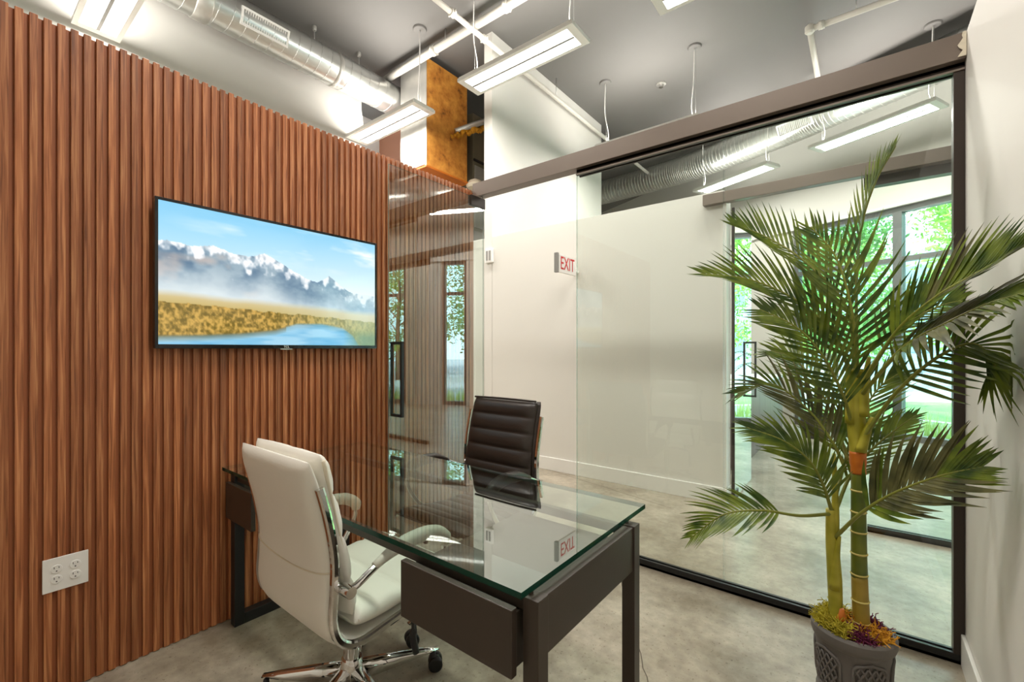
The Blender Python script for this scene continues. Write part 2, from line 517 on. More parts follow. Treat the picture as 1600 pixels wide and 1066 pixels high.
# ---- lobby facade with storefront windows
def facbox(name, s0, s1, d0, d1, z0, z1, mat, parent=None, bev=0):
    bm = bmesh.new(); bm_box(bm, s0, s1, d0, d1, z0, z1, bev)
    bmesh.ops.transform(bm, matrix=FACM, verts=bm.verts)
    return from_bm(name, bm, mat, parent)
wf = S(facbox('wall_front', -9.2, 7.2, 0, 0.22, 3.40, ZC, M['wall']), 'white wall band above the lobby windows')
S(facbox('wall_front_left', -9.2, -2.14, 0, 0.22, 0, 3.40, M['wall']))
S(facbox('wall_front_pier', 1.51, 1.75, -0.03, 0.25, 0, 3.40, M['wall']))
S(facbox('wall_front_middle', 2.37, 3.29, 0, 0.22, 0, 3.40, M['wall']))
S(facbox('wall_front_right', 5.9, 7.2, 0, 0.22, 0, 3.40, M['wall']))
S(facbox('trim_2', -9.2, 7.2, -0.05, 0.0, 3.395, 3.44, M['trimw']))
def window(idx, s0, s1, muls, label):
    w = S(facbox('window_%d' % idx, s0, s1, 0.03, 0.15, 0.0, 0.09, M['alu']), label)
    facbox('head_frame', s0, s1, 0.03, 0.15, 3.32, 3.40, M['alu'], w)
    facbox('transom', s0, s1, 0.035, 0.145, 2.60, 2.67, M['alu'], w)
    for s in [s0] + muls + [s1 - 0.06]:
        facbox('mullion', s, s + 0.06 if s in (s0, s1 - 0.06) else s + 0.11, 0.03, 0.15, 0.09, 3.32, M['alu'], w)
    edges = [s0] + muls + [s1 - 0.06]
    for a, b in zip(edges[:-1], edges[1:]):
        a0 = a + (0.06 if a == s0 else 0.11)
        for z0, z1 in ((0.09, 2.60), (2.67, 3.32)):
            pane('pane', a0, b, 0.085, 0.097, z0, z1, 'y', M['facglass'], M['gedge'], w, FACM)
window(1, -2.12, 1.50, [-0.70, 0.52], 'storefront window of the lobby with grey frames and trees outside')
window(2, 1.76, 2.36, [], 'narrow lobby window mirrored in the open glass door')
window(3, 3.30, 5.89, [4.15, 5.0], 'storefront window of the lobby furthest to the right')

# ---- glass front of the office
hd = thing('glass_front', 'clear glass front of the office under a bronze header beam', 'glass partition', (-1.08, 2.665, 0))
box('header_beam', -2.438, 0.338, 2.605, 2.69, 2.532, 2.640, M['bronze'], hd, bev=0.002)
boxes('glazing_track', [(-1.515, 0.338, 2.640, 2.655, 2.497, 2.531), (-1.515, 0.338, 2.677, 2.690, 2.497, 2.531), (-1.515, 0.338, 2.640, 2.690, 2.518, 2.5315)], M['bronzed'], hd)
box('track_lip', -1.515, 0.338, 2.630, 2.640, 2.497, 2.505, M['bronze'], hd)
# torn drywall paper at the beam end
pv, pf = [], []
for k in range(9):
    z = 2.538 + k * 0.0125
    pv += [(0.338, 2.600, z), (0.338 - rnd.uniform(0.010, 0.03), 2.602 - rnd.uniform(0, .004), z)]
pf = [(2*k, 2*k+1, 2*k+3, 2*k+2) for k in range(8)]
tp = mk('torn_paint_edge', pv, pf, M['wpipe'], hd)
sm = tp.modifiers.new('thick', 'SOLIDIFY'); sm.thickness = 0.003

boxes('floor_channel', [(-1.527, 0.338, 2.642, 2.658, 0, 0.042), (-1.527, 0.338, 2.676, 2.692, 0, 0.042), (-1.527, 0.338, 2.642, 2.692, 0, 0.014)], M['black'], hd, 0.001)
box('side_jamb', 0.304, 0.3385, 2.635, 2.695, 0.0425, 2.4965, M['bronzed'], hd, bev=0.0015)
for a, b in ((-1.527, -0.604), (-0.598, 0.3035)):
    pane('glass_panel', a, b, 2.661, 2.673, 0.0145, 2.5165, 'y', M['glass'], M['gedge'], hd)

# ---- open glass door, folded back against the slats
dr = thing('door_1', 'open clear glass door with a black pull handle, before the slat wall', None, (-2.37, 2.62, 0), 0, kind='structure')
pane('door_glass', -2.376, -2.364, 1.752, 2.655, 0.015, 2.505, 'x', M['doorglass'], M['gedge'], dr)
def ring_handle(par, x, y, z0, z1, dx, r, mat):
    h = boxes('pull_handle', [(x + dx - r, x + dx + r, y - r, y + r, z0, z1), (x - dx - r, x - dx + r, y - r, y + r, z0, z1),
                              (x - dx + r, x + dx - r, y - r, y + r, z0, z0 + 2*r), (x - dx + r, x + dx - r, y - r, y + r, z1 - 2*r, z1)], mat, par, 0.001)
    return h
ring_handle(dr, -2.37, 1.815, 0.89, 1.375, 0.056, 0.009, M['black'])
box('top_patch_fitting', -2.388, -2.352, 2.50, 2.66, 2.435, 2.512, M['bronzed'], dr, bev=0.002)
box('bottom_patch_fitting', -2.388, -2.352, 2.50, 2.66, 0.004, 0.085, M['bronzed'], dr, bev=0.002)
lathe('pivot', [(0.012, 2.512), (0.012, 2.532)], M['chrome'], dr, 12, (-2.37, 2.64, 0))

# ---- second glass partition across the corridor
h2 = thing('corridor_partition', 'far glass partition of the corridor under its own bronze beam', 'glass partition', (1.0, 4.16, 0))
box('header_beam', -1.085, 4.2, 4.055, 4.118, 2.565, 2.655, M['bronze'], h2, bev=0.002)
box('lower_track', 0.01, 4.2, 4.125, 4.20, 2.50, 2.655, M['bronzed'], h2)
box('rear_beam', -0.90, 4.2, 4.121, 4.124, 2.565, 2.655, M['bronze'], h2)
boxes('floor_channel', [(0.03, 4.2, 4.15, 4.166, 0, 0.042), (0.03, 4.2, 4.184, 4.20, 0, 0.042), (0.03, 4.2, 4.15, 4.20, 0, 0.014)], M['black'], h2)
pane('glass_panel', 0.03, 1.9, 4.169, 4.181, 0.0145, 2.499, 'y', M['glass'], M['gedge'], h2)
pane('glass_panel', 1.905, 4.2, 4.169, 4.181, 0.0145, 2.499, 'y', M['glass'], M['gedge'], h2)
d2 = thing('door_2', 'glass door of the far partition standing open into the lobby', None, (-0.885, 4.28, 0), 0, kind='structure')
pane('door_glass', -0.891, -0.879, 4.27, 5.03, 0.015, 2.50, 'x', M['doorglass'], M['gedge'], d2)
ring_handle(d2, -0.885, 4.96, 0.85, 1.40, 0.056, 0.009, M['black'])
box('bottom_patch_fitting', -0.90, -0.87, 4.26, 4.40, 0.004, 0.085, M['bronzed'], d2, bev=0.002)
box('hinge_rail', -0.897, -0.873, 4.255, 4.269, 0.0, 2.56, M['bronzed'], d2)

# ================================================================ services under the ceiling
def pendant(x, y, rot, label, cords=True, z=4.20, power=1.0):
    t = thing('pendant_light', label, 'pendant light', (x, y, z), rot, 'linear pendant lights')
    L, W = 0.71, 0.165
    bm = bmesh.new()
    for b in ((-L, L, -W, -W + 0.038, 0, 0.034), (-L, L, W - 0.038, W, 0, 0.034), (-L, -L + 0.075, -W + 0.038, W - 0.038, 0, 0.034), (L - 0.075, L, -W + 0.038, W - 0.038, 0, 0.034), (-L + 0.01, L - 0.01, -W + 0.01, W - 0.01, 0.034, 0.05)):
        bm_box(bm, *b)
    from_bm('housing', bm, M['white'], t, local=True)
    box('diffuser', -L + 0.0755, L - 0.0755, -W + 0.0385, W - 0.0385, 0.006, 0.030, M['lamp'], t, local=True)
    box('diffuser_seam', -L + 0.076, L - 0.076, -0.013, 0.013, -0.003, 0.0, M['lampseam'], t, local=True)
    for i, sx in enumerate((-0.62, 0.62)):
        q = [(sx, 0, 0.05), (sx - 0.05 * (1 if i else -1) * 0.8, 0.01, 0.22), (sx - 0.015, 0.01, 0.55), (sx, 0, ZC - z - 0.02)]
        tube('cord', catmull(q, 6), 0.006, M['white'], t, 6, local=True)
        tube('suspension_wire', [(sx + 0.012, 0, 0.05), (sx + 0.012, 0, ZC - z - 0.01)], 0.0014, M['galv'], t, 5, local=True)
        lathe('ceiling_canopy', [(0.075, ZC - z - 0.022), (0.082, ZC - z - 0.012), (0.082, ZC - z)], M['ceil'], t, 20, (sx, 0, 0), local=True)
    ld = bpy.data.lights.new('pendant_lamp', 'AREA')
    ld.shape = 'RECTANGLE'; ld.size = 2 * L - 0.16; ld.size_y = 2 * W - 0.08
    ld.energy = PENDANT_W * power; ld.color = (1.0, 0.955, 0.89)
    lo = bpy.data.objects.new('pendant_lamp', ld); COL.objects.link(lo)
    lo.parent = t; lo.location = (0, 0, 0.0045)
    l2 = ld.copy(); l2.energy = PENDANT_W * power * UP_FILL
    lu = bpy.data.objects.new('added_up_fill', l2); COL.objects.link(lu)  # extra unseen lamp, added to brighten the upper walls and ceiling
    lu.parent = t; lu.location = (0, 0, 0.056); lu.rotation_euler = (math.pi, 0, 0)
    return t
FA = math.atan2(EV.y, EV.x)
pendant(-2.72, 3.59, 0, 'lit white pendant light overlapping the tall white wall, largest in view')
pendant(-4.81, 3.55, 0, 'lit white pendant light in front of the rusty air handler')
pendant(-0.66, 3.66, 0, 'lit white pendant light cut off by the top edge above the header')
pendant(-4.78, 0.87, 0, 'lit white pendant light above the slat wall, at top left')
pendant(-2.71, 0.87, 0, 'white pendant light over the desk, above the picture')
pendant(-0.64, 0.87, 0, 'white pendant light over the office near the camera')
pendant(-2.30, 5.92, 0, 'pendant light whose two cords rise behind the bronze header')
pendant(-1.73, 8.33, FA, 'lit pendant light in the lobby just above the far header beam end')
pendant(0.10, 7.52, FA, 'lit pendant light in the lobby seen above the palm top')
pendant(1.95, 6.64, FA, 'lobby pendant light further right behind the white wall')
pendant(3.8, 5.8, FA, 'lobby pendant light furthest right behind the white wall')
pendant(2.9, 3.0, 0, 'pendant light over the space right of the white wall')

# ---- spiral ducts
def spiral_duct(t, p0, p1, r, mat, pitch=0.13, n=28):
    p0, p1 = Vector(p0), Vector(p1)
    ax = (p1 - p0).normalized(); Ln = (p1 - p0).length
    u = ax.cross(Vector((0, 0, 1))).normalized(); v = u.cross(ax)
    V, F = [], []
    m = int(Ln / 0.5) + 1
    for i in range(m + 1):
        for k in range(n):
            a = 2*math.pi*k/n
            V.append(p0 + ax * (Ln * i / m) + (u*math.cos(a) + v*math.sin(a)) * r)
    for i in range(m):
        for k in range(n):
            F.append((i*n+k, i*n+(k+1) % n, (i+1)*n+(k+1) % n, (i+1)*n+k))
    F.append(tuple(range(n-1, -1, -1))); F.append(tuple(m*n+k for k in range(n)))
    mk('duct_pipe', V, F, mat, t, True)
    pts = []
    steps = int(Ln / pitch * 20)
    for i in range(steps + 1):
        a = 2*math.pi*i/20
        pts.append(p0 + ax * (Ln * i / steps) + (u*math.cos(a) + v*math.sin(a)) * (r + 0.001))
    tube('spiral_seam', pts, 0.0035, mat, t, 4)
    return ax, u, v
sd = thing('spiral_duct', 'large galvanised spiral duct running along the tall white wall', 'duct', (-5.15, 1.2, 4.79))
ax, u_, v_ = spiral_duct(sd, (-5.15, -2.2, 4.79), (-5.15, 4.3, 4.79), 0.195, M['galv'])
# smooth collars round the duct
def collar(name, par, c, ax, u, v, r, ln, mat, n=28):
    prof = [(r, -ln), (r + 0.008, -ln + 0.01), (r + 0.008, ln - 0.01), (r, ln)]
    V, F = [], []
    c = Vector(c)
    for rr, z in prof:
        for k in range(n):
            a = 2*math.pi*k/n
            V.append(c + ax*z + (u*math.cos(a) + v*math.sin(a))*rr)
    for i in range(3):
        for k in range(n):
            F.append((i*n+k, i*n+(k+1) % n, (i+1)*n+(k+1) % n, (i+1)*n+k))
    return mk(name, V, F, mat, par, True)
collar('collar', sd, (-5.15, 1.58, 4.79), ax, u_, v_, 0.195, 0.07, M['galvm'])
collar('collar', sd, (-5.15, 3.0, 4.79), ax, u_, v_, 0.195, 0.03, M['galvm'])
# side register with louvres, tilted towards the room
def register(par, c, ax, out, up, L, Hh, mat):
    c = Vector(c); gr = None
    def bx(name, a0, a1, b0, b1, o0, o1, parent):
        V = [c + ax*a + up*b + out*o for o in (o0, o1) for a, b in ((a0, b0), (a1, b0), (a1, b1), (a0, b1))]
        F = [(3,2,1,0),(4,5,6,7),(0,1,5,4),(1,2,6,5),(2,3,7,6),(3,0,4,7)]
        return V, F
    V, F = [], []
    for q in ((-L, L, Hh - 0.022, Hh), (-L, L, -Hh, -Hh + 0.022), (-L, -L + 0.022, -Hh + 0.022, Hh - 0.022), (L - 0.022, L, -Hh + 0.022, Hh - 0.022)):
        v, f = bx('', *q, -0.045, 0.012, None)
        F += [tuple(i + len(V) for i in g) for g in f]; V += v
    gr = mk('register_frame', V, F, mat, par)
    v, f = bx('', -L + 0.022, L - 0.022, -Hh + 0.022, Hh - 0.022, -0.045, -0.03, None)
    mk('register_back', v, f, M['slot'], gr)
    nl = 18
    for k in range(nl):
        a = -L + 0.03 + (2*L - 0.06) * (k + 0.5) / nl
        v, f = bx('', a - 0.004, a + 0.004, -Hh + 0.022, Hh - 0.022, -0.03, 0.006, None)
        mk('louvre', v, f, mat, gr)
a = R(-18)
out = Vector((math.cos(a), 0, math.sin(a))); up = Vector((-math.sin(a), 0, math.cos(a)))
register(sd, Vector((-5.15, 2.12, 4.79)) + out * 0.185, Vector((0, 1, 0)), out, up, 0.24, 0.085, M['white'])
# hangers of that duct
for y in (2.75, 3.35):
    hg = thing('duct_hanger', 'thin hanger rod of the spiral duct, %s' % ('nearer one' if y < 3 else 'by the air handler'), 'hanger', (-5.15, y, 4.99), 0, 'duct hangers')
    tube('rod', [(-5.15, y, 4.99), (-5.15, y, ZC - 0.02)], 0.006, M['galv'], hg, 6)
    lathe('anchor', [(0.02, ZC - 0.05), (0.028, ZC - 0.03), (0.028, ZC)], M['galvm'], hg, 10, (-5.15, y, 0))
# lobby duct parallel to the facade
ld_ = thing('spiral_duct', 'galvanised spiral duct over the lobby, seen through the glass front', 'duct', (-1.0, 8.37, 4.85))
LP = catmull([(-6.2, 9.33, 4.85), (-4.5, 9.20, 4.85), (-3.14, 9.06, 4.85), (-2.28, 8.86, 4.85), (-0.98, 8.36, 4.85), (-0.08, 7.92, 4.85), (2.4, 6.75, 4.85), (4.4, 5.80, 4.85)], 10)
tube('duct_pipe', LP, 0.25, M['galv'], ld_, 28)
V, F = [], []
for i in range(2, len(LP) - 2):
    tt = (LP[i+1] - LP[i-1]).normalized()
    for f_ in (0.0, 0.5):
        c_ = LP[i].lerp(LP[i+1], f_)
        v, f = tube_data([c_ - tt*0.006, c_ - tt*0.003, c_ + tt*0.003, c_ + tt*0.006], [0.25, 0.254, 0.254, 0.25], 28)
        f = f[:-2]
        F += [tuple(q + len(V) for q in g) for g in f]; V += v
mk('seam_rings', V, F, M['galvm'], ld_, True)
o2 = (-NV * math.cos(R(-25)) + Vector((0, 0, math.sin(R(-25))))).normalized()
register(ld_, Vector((-0.72, 8.235, 4.85)) + o2 * 0.245, EV, o2, o2.cross(EV) * (1 if o2.cross(EV).z > 0 else -1), 0.26, 0.09, M['white'])

# ---- sprinkler pipes
sp = thing('sprinkler_pipe', 'thick off-white sprinkler pipe crossing above the air handler', 'pipe', (-3.2, 3.74, 5.0))
tube('main_pipe', [(-5.5, 3.74, 5.0), (0.6, 3.74, 5.0)], 0.046, M['pipe'], sp, 16)
def clamp(par, c, axis, r):
    c = Vector(c); d = {'X': Vector((1,0,0)), 'Y': Vector((0,1,0))}[axis]
    cl = tube('coupling', [c - d*0.03, c + d*0.03], r + 0.012, M['pipe'], par, 14)
    s = d.cross(Vector((0,0,1)))
    for g in (-1, 1):
        bx = c + s * g * (r + 0.016)
        tube('coupling_bolt', [bx - Vector((0,0,0.02)), bx + Vector((0,0,0.02))], 0.010, M['pipe'], cl, 6)
clamp(sp, (-4.15, 3.74, 5.0), 'X', 0.046); clamp(sp, (-3.0, 3.74, 5.0), 'X', 0.046)
tube('hanger_rod', [(-3.95, 3.74, 5.03), (-3.95, 3.74, ZC)], 0.006, M['galv'], sp, 6)
sp2 = thing('sprinkler_pipe', 'slimmer off-white sprinkler branch along the top of the tall wall', 'pipe', (-3.38, 5, 4.93))
tube('branch_pipe', [(-3.43, 2.4, 4.90), (-3.43, 9.6, 4.90)], 0.030, M['pipe'], sp2, 12)
clamp(sp2, (-3.43, 3.35, 4.90), 'Y', 0.03); clamp(sp2, (-3.43, 3.86, 4.90), 'Y', 0.03)
for y in (5.4, 7.6):
    tube('hanger_rod', [(-3.43, y, 4.93), (-3.43, y, ZC)], 0.005, M['galv'], sp2, 6)
sp3 = thing('sprinkler_pipe', 'off-white sprinkler pipe with an elbow near the right wall', 'pipe', (1.0, 6.12, 5.0))
tube('branch_pipe', [(-0.44, 6.12, 4.98), (4.0, 6.12, 4.98)], 0.032, M['pipe'], sp3, 12)
tube('branch_pipe', [(-0.47, 6.15, 4.98), (-0.47, 7.55, 4.98)], 0.032, M['pipe'], sp3, 12)
lathe('elbow', [(0.03, -0.05), (0.05, -0.03), (0.05, 0.03), (0.03, 0.05)], M['pipe'], sp3, 12, (-0.47, 6.12, 4.98))
clamp(sp3, (-0.36, 6.12, 4.98), 'X', 0.032); clamp(sp3, (-0.47, 7.45, 4.98), 'Y', 0.032)
tube('hanger_rod', [(-0.05, 6.12, 5.0), (-0.05, 6.12, ZC)], 0.005, M['galv'], sp3, 6)
sh = thing('ceiling_sprinkler', 'recessed sprinkler head in the dark ceiling beyond the header', 'sprinkler', (-2.30, 6.45, ZC))
lathe('escutcheon', [(0.045, ZC - 0.02), (0.07, ZC - 0.012), (0.07, ZC)], M['galvm'], sh, 18, (-2.30, 6.45, 0))
lathe('nozzle', [(0.010, ZC - 0.055), (0.030, ZC - 0.052), (0.030, ZC - 0.046), (0.012, ZC - 0.040), (0.016, ZC - 0.02)], M['chrome'], sh, 14, (-2.30, 6.45, 0))

# ---- air handler above the corridor ceiling recess
ah = thing('air_handler', 'galvanised air handler plenum with rusty orange side above the slat wall', 'air handler', (-4.65, 4.1, 3.6))
box('plenum', -4.94, -4.432, 3.85, 4.60, 3.71, 5.09, M['galvm'], ah, bev=0.004)
box('rusty_side_panel', -4.430, -4.410, 3.852, 4.60, 3.69, 5.085, M['rust'], ah, bev=0.003)
box('corner_seam', -4.434, -4.406, 3.842, 3.849, 3.69, 5.09, M['galvm'], ah)
box('bottom_flange', -4.95, -4.39, 3.83, 4.62, 3.665, 3.688, M['orange'], ah)
cab = box('cabinet', -4.90, -4.44, 4.75, 5.6, 3.05, 4.75, M['olive'], ah, bev=0.006)
box('cabinet_door', -4.4395, -4.425, 4.78, 5.22, 3.1, 4.0, M['galvm'], ah, bev=0.002)
box('cabinet_band', -4.4395, -4.42, 4.76, 5.59, 4.06, 4.09, M['slot'], ah)
for k in range(7):
    box('coil_fin', -4.4395, -4.42, 5.28, 5.38, 3.12 + k * 0.05, 3.15 + k * 0.05, M['orange'], cab)
tube('drain_pipe', [(-4.37, 5.02, 2.85), (-4.37, 5.02, 4.95)], 0.016, M['pipe'], ah, 8)
tube('flex_conduit', catmull([(-4.408, 4.36, 4.32), (-4.27, 4.5, 4.40), (-4.15, 4.7, 4.51), (-4.1, 4.95, 4.57)], 6), 0.04, M['galv'], ah, 10)
# lumpy mastic round the conduit
V, F = [], []
for k in range(26):
    t = k / 25
    c = Vector((-4.40 + 0.22 * t, 4.32 + 0.42 * t, 4.24 + 0.22 * t)) + Vector([rnd.uniform(-.03, .03) for _ in range(3)])
    r = rnd.uniform(.025, .05)
    b = len(V)
    for dz in (-1, 1): V.append(c + Vector((0, 0, dz * r)))
    for q in range(5):
        an = q * 2*math.pi/5; V.append(c + Vector((math.cos(an), math.sin(an), rnd.uniform(-.3, .3))) * r)
    for q in range(5):
        F += [(b, b+2+(q+1) % 5, b+2+q), (b+1, b+2+q, b+2+(q+1) % 5)]
mk('orange_mastic', V, F, M['mosso'], ah, True)
lathe('foam_lump', [(0.03, 3.47), (0.11, 3.49), (0.13, 3.53), (0.09, 3.59), (0.03, 3.62)], M['wpipe'], ah, 12, (-4.35, 4.70, 0.13))

# ---- exit sign and the sensor on the corridor wall
ex = thing('exit_sign', 'white exit sign with red letters, projecting from the corridor wall', 'exit sign', (-2.35, 4.1, 2.1))
box('sign_body', -2.368, -2.345, 3.735, 4.075, 2.085, 2.265, M['white'], ex, bev=0.004)
box('end_cap', -2.376, -2.338, 3.70, 3.735, 2.078, 2.272, M['lampseam'], ex, bev=0.004)
lathe('mount_stem', [(0.016, 4.075), (0.016, 4.1195)], M['white'], ex, 12, (-2.356, 0, 2.13), 'Y')
text_mesh('lettering', 'EXIT', 0.185, 0.001, Matrix.Translation((-2.3435, 3.905, 2.175)) @ Matrix.Rotation(R(90), 4, 'Z') @ Matrix.Rotation(R(90), 4, 'X'), M['exitred'], ex, xs=0.72)
ws = thing('wall_sensor', 'small white wall-mounted sensor high on the corridor wall', 'sensor', (-3.56, 4.11, 2.46))
ws.location = (-3.555, 4.10, 2.46)
box('sensor_body', -3.622, -3.50, 4.085, 4.1195, 2.37, 2.545, M['white'], ws, bev=0.008)
box('sensor_bar', -3.598, -3.572, 4.080, 4.085, 2.40, 2.515, M['lampseam'], ws)
box('sensor_bar', -3.553, -3.527, 4.080, 4.085, 2.40, 2.515, M['lampseam'], ws)

# ---- reception counter in the lobby
rc = thing('reception_counter', 'grey wood reception counter in the lobby beyond the glass door', 'counter', (-1.4, 6.9, 0))
for k in range(8):
    y0 = 5.35 + k * 0.43
    box('front_panel', -1.085, -1.06, y0, y0 + 0.426, 0.0, 0.855, M['counter'], rc)
box('carcass', -1.75, -1.086, 5.35, 8.79, 0.02, 0.85, M['counter'], rc)
box('worktop', -1.78, -1.045, 5.33, 8.8, 0.856, 0.89, M['white'], rc, bev=0.003)
pl = thing('potted_plant', 'dark planter with a small palm in the lobby beside the counter', 'potted plant', (-0.55, 8.05, 0))
lathe('planter', [(0.15, 0.0), (0.20, 0.34), (0.21, 0.36), (0.18, 0.36), (0.17, 0.33)], M['slot'], pl, 20, (-0.55, 8.05, 0))
tube('stem', [(-0.55, 8.05, 0.3), (-0.53, 8.06, 1.2)], 0.025, M['trunk'], pl, 8)
V, F = [], []
for k in range(11):
    an = k * 2.4; el = 0.35 + 0.1 * (k % 5)
    d = Vector((math.cos(an), math.sin(an), 0))
    p = Vector((-0.53, 8.06, 1.15 - 0.03 * k)); 
    for j in range(16):
        t = (j + 1) / 16
        c = p + d * (0.5 * t) + Vector((0, 0, el * t * 1.6 - 0.7 * t * t))
        sd_ = Vector((-d.y, d.x, 0))
        for g in (-1, 1):
            tip = c + sd_ * g * 0.16 * math.sin(math.pi * (0.15 + 0.8 * t)) + d * 0.09 - Vector((0, 0, 0.05))
            b = len(V); V += [c - d * 0.012, c + d * 0.012, tip]; F.append((b, b+1, b+2))
mk('palm_leaves', V, F, M['leaf'], pl)

# ================================================================ outdoors
oz = -0.06
og = S(prism('floor_outside', [tuple(F3(-30, 0.25, 0).xy), tuple(F3(22, 0.25, 0).xy), tuple(F3(22, 45, 0).xy), tuple(F3(-30, 45, 0).xy)], oz - 0.2, oz, M['asphalt']))
c = F3(-0.2, 4.4, 0)
lw = thing('lawn_bed', 'round lawn bed with a white kerb outside the lobby window', 'lawn', (c.x, c.y, oz))
lathe('kerb', [(3.3, 0.0), (3.3, 0.16), (3.1, 0.16), (3.1, 0.10)], M['kerb'], lw, 64, (0, 0, 0.0), local=True, sx=1.0, sy=0.75)
lathe('turf', [(3.09, 0.0), (3.09, 0.11), (3.0, 0.13), (0.05, 0.16)], M['lawn'], lw, 48, (0, 0, 0.0), local=True, sx=1.0, sy=0.75)
V, F = [], []
for k in range(2600):
    s, d = rnd.uniform(-3.2, 6.4), rnd.uniform(0.45, 1.15)
    p = F3(s, d, oz); h = rnd.uniform(0.25, 0.5); an = rnd.uniform(0, 6.28)
    w = Vector((math.cos(an), math.sin(an), 0)) * 0.010
    l = Vector((rnd.uniform(-.1, .1), rnd.uniform(-.1, .1), h))
    b = len(V); V += [p - w, p + w, p + l]; F.append((b, b+1, b+2))
tag(mk('tall_grass', V, F, M['grass']), 'pale tall grass growing along the outside of the lobby window', 'grass', kind='stuff')
kb = F3(1.9, 13.5, oz)
kk = thing('kiosk', 'small brick kiosk with a curved roof across the street', 'kiosk', (kb.x, kb.y, oz))
box('kiosk_wall', -0.8, 0.8, -0.6, 0.6, 0, 1.0, M['brick'], kk, local=True)
lathe('kiosk_roof', [(0.7, -0.9), (0.7, 0.9)], M['kroof'], kk, 20, (0, 0, 0.72), 'X', local=True)
fb = thing('far_building', 'pale building across the street behind the trees', 'building', tuple(F3(-4, 24, oz)))
fb.rotation_euler = (0, 0, FA)
box('facade', -14, 14, 0, 4, 0, 7, M['farwall'], fb, local=True)
for i in range(9):
    for j in range(2):
        box('far_window', -12.5 + i * 3, -11 + i * 3, -0.06, -0.001, 1.2 + j * 3.1, 3.0 + j * 3.1, M['farglass'], fb, local=True)
def tree(s, d, h, cr, mat, label, seed):
    r = random.Random(seed)
    p = F3(s, d, oz)
    t = thing('street_tree', label, 'tree', tuple(p), 0, 'trees outside the lobby')
    tr = tube('trunk', [(0, 0, 0), (0.05, 0.03, h*0.35), (0.0, 0.1, h*0.62), (0.1, 0.1, h*0.85)], [0.11, 0.09, 0.06, 0.02], M['bark'], t, 8, local=True)
    tips = []
    for k in range(9):
        an = k * 2.4; z0 = h * (0.32 + 0.05 * k)
        e = Vector((math.cos(an) * cr * 0.75, math.sin(an) * cr * 0.75, z0 + h * 0.16))
        tube('branch', [(0.03, 0.05, z0), tuple(Vector((0.03, 0.05, z0)).lerp(e, 0.5) + Vector((0, 0, 0.1))), tuple(e)], [0.035, 0.02, 0.008], M['bark'], tr, 5, local=True)
        tips.append(e)
    V, F = [], []
    cl = [Vector((0, 0, h*0.58)) + Vector((r.uniform(-1,1)*cr*0.85, r.uniform(-1,1)*cr*0.85, r.uniform(-.42,.44)*h*0.88)) for _ in range(26)]
    for k in range(6500):
        c = cl[r.randrange(len(cl))] + Vector((r.gauss(0, .33), r.gauss(0, .33), r.gauss(0, .27))) * cr * 0.62
        a = Vector((r.uniform(-1,1), r.uniform(-1,1), r.uniform(-1,1))).normalized(); b_ = a.orthogonal().normalized()
        sz = r.uniform(.06, .11) * (0.6 + cr * 0.25)
        b = len(V); V += [c - a*sz, c + b_*sz*0.55, c + a*sz, c - b_*sz*0.55]; F.append((b, b+1, b+2, b+3))
    mk('crown', V, F, mat, t, local=True)
for i, a in enumerate([(-6.4, 9.0, 6.2, 1.8), (-1.4, 8.6, 6.4, 1.8), (3.2, 8.8, 6.8, 1.8), (7.8, 8.4, 6.4, 1.7), (12.4, 9, 6.6, 1.8), (-9.5, 15.5, 8.5, 2.4), (2.9, 15.5, 9.0, 2.4), (-3.4, 15.5, 9.0, 2.4), (9.2, 15.5, 8.5, 2.4)]):
    lab = ['left of the lobby window view', 'seen through the left lobby pane', 'seen beside the dark window jamb', 'hidden behind the white wall',
           'reflected in the open glass door', 'far left across the street', 'tall one in the back right', 'tall one in the back left', 'furthest right outside'][i]
    tree(*a, M['tleaf'] if i % 2 else M['tleaf2'], 'leafy green street tree, %s' % lab, 40 + i)

# ================================================================ television on the slats
tv = thing('television', 'wall-mounted flat television showing a mountain lake landscape', 'television', (-2.41, 1.12, 1.33))
TY0, TY1, TZ0, TZ1 = 0.564, 1.676, 1.331, 1.986
box('casing', -2.418, -2.388, TY0, TY1, TZ0, TZ1, M['tvb'], tv, bev=0.003)
boxes('bezel', [(-2.3885, -2.3835, TY0, TY0 + 0.012, TZ0, TZ1), (-2.3885, -2.3835, TY1 - 0.012, TY1, TZ0, TZ1),
                (-2.3885, -2.3835, TY0 + 0.012, TY1 - 0.012, TZ1 - 0.012, TZ1), (-2.3885, -2.3835, TY0 + 0.012, TY1 - 0.012, TZ0, TZ0 + 0.018)], M['tvb'], tv, 0.0008)
box('wall_bracket', -2.4372, -2.4185, 0.9, 1.34, 1.5, 1.8, M['black'], tv)
def smooth_noise(x, seed, octs=5, base=4.0):
    r = np.random.RandomState(seed); out = np.zeros_like(x); amp = 1.0
    for o in range(octs):
        f = base * 2 ** o
        g = r.rand(int(f) + 3)
        p = x * f; i = np.clip(p.astype(int), 0, len(g) - 2); t = p - i; t = t*t*(3-2*t)
        out += amp * (g[i] * (1-t) + g[i+1] * t - 0.5); amp *= 0.5
    return out
def noise2(u, v, seed, fu, fv, octs=4):
    r = np.random.RandomState(seed); out = np.zeros_like(u); amp = 1.0
    for o in range(octs):
        a, b = int(fu * 2**o), int(fv * 2**o)
        g = r.rand(a + 2, b + 2)
        x, y = u * a, v * b
        i, j = np.clip(x.astype(int), 0, a), np.clip(y.astype(int), 0, b)
        s, t = x - i, y - j; s = s*s*(3-2*s); t = t*t*(3-2*t)
        out += amp * ((g[i, j]*(1-s) + g[i+1, j]*s)*(1-t) + (g[i, j+1]*(1-s) + g[i+1, j+1]*s)*t - 0.5); amp *= 0.55
    return out
NU, NVV = 300, 170
uu, vv = np.meshgrid(np.linspace(0, 1, NU), np.linspace(0, 1, NVV))
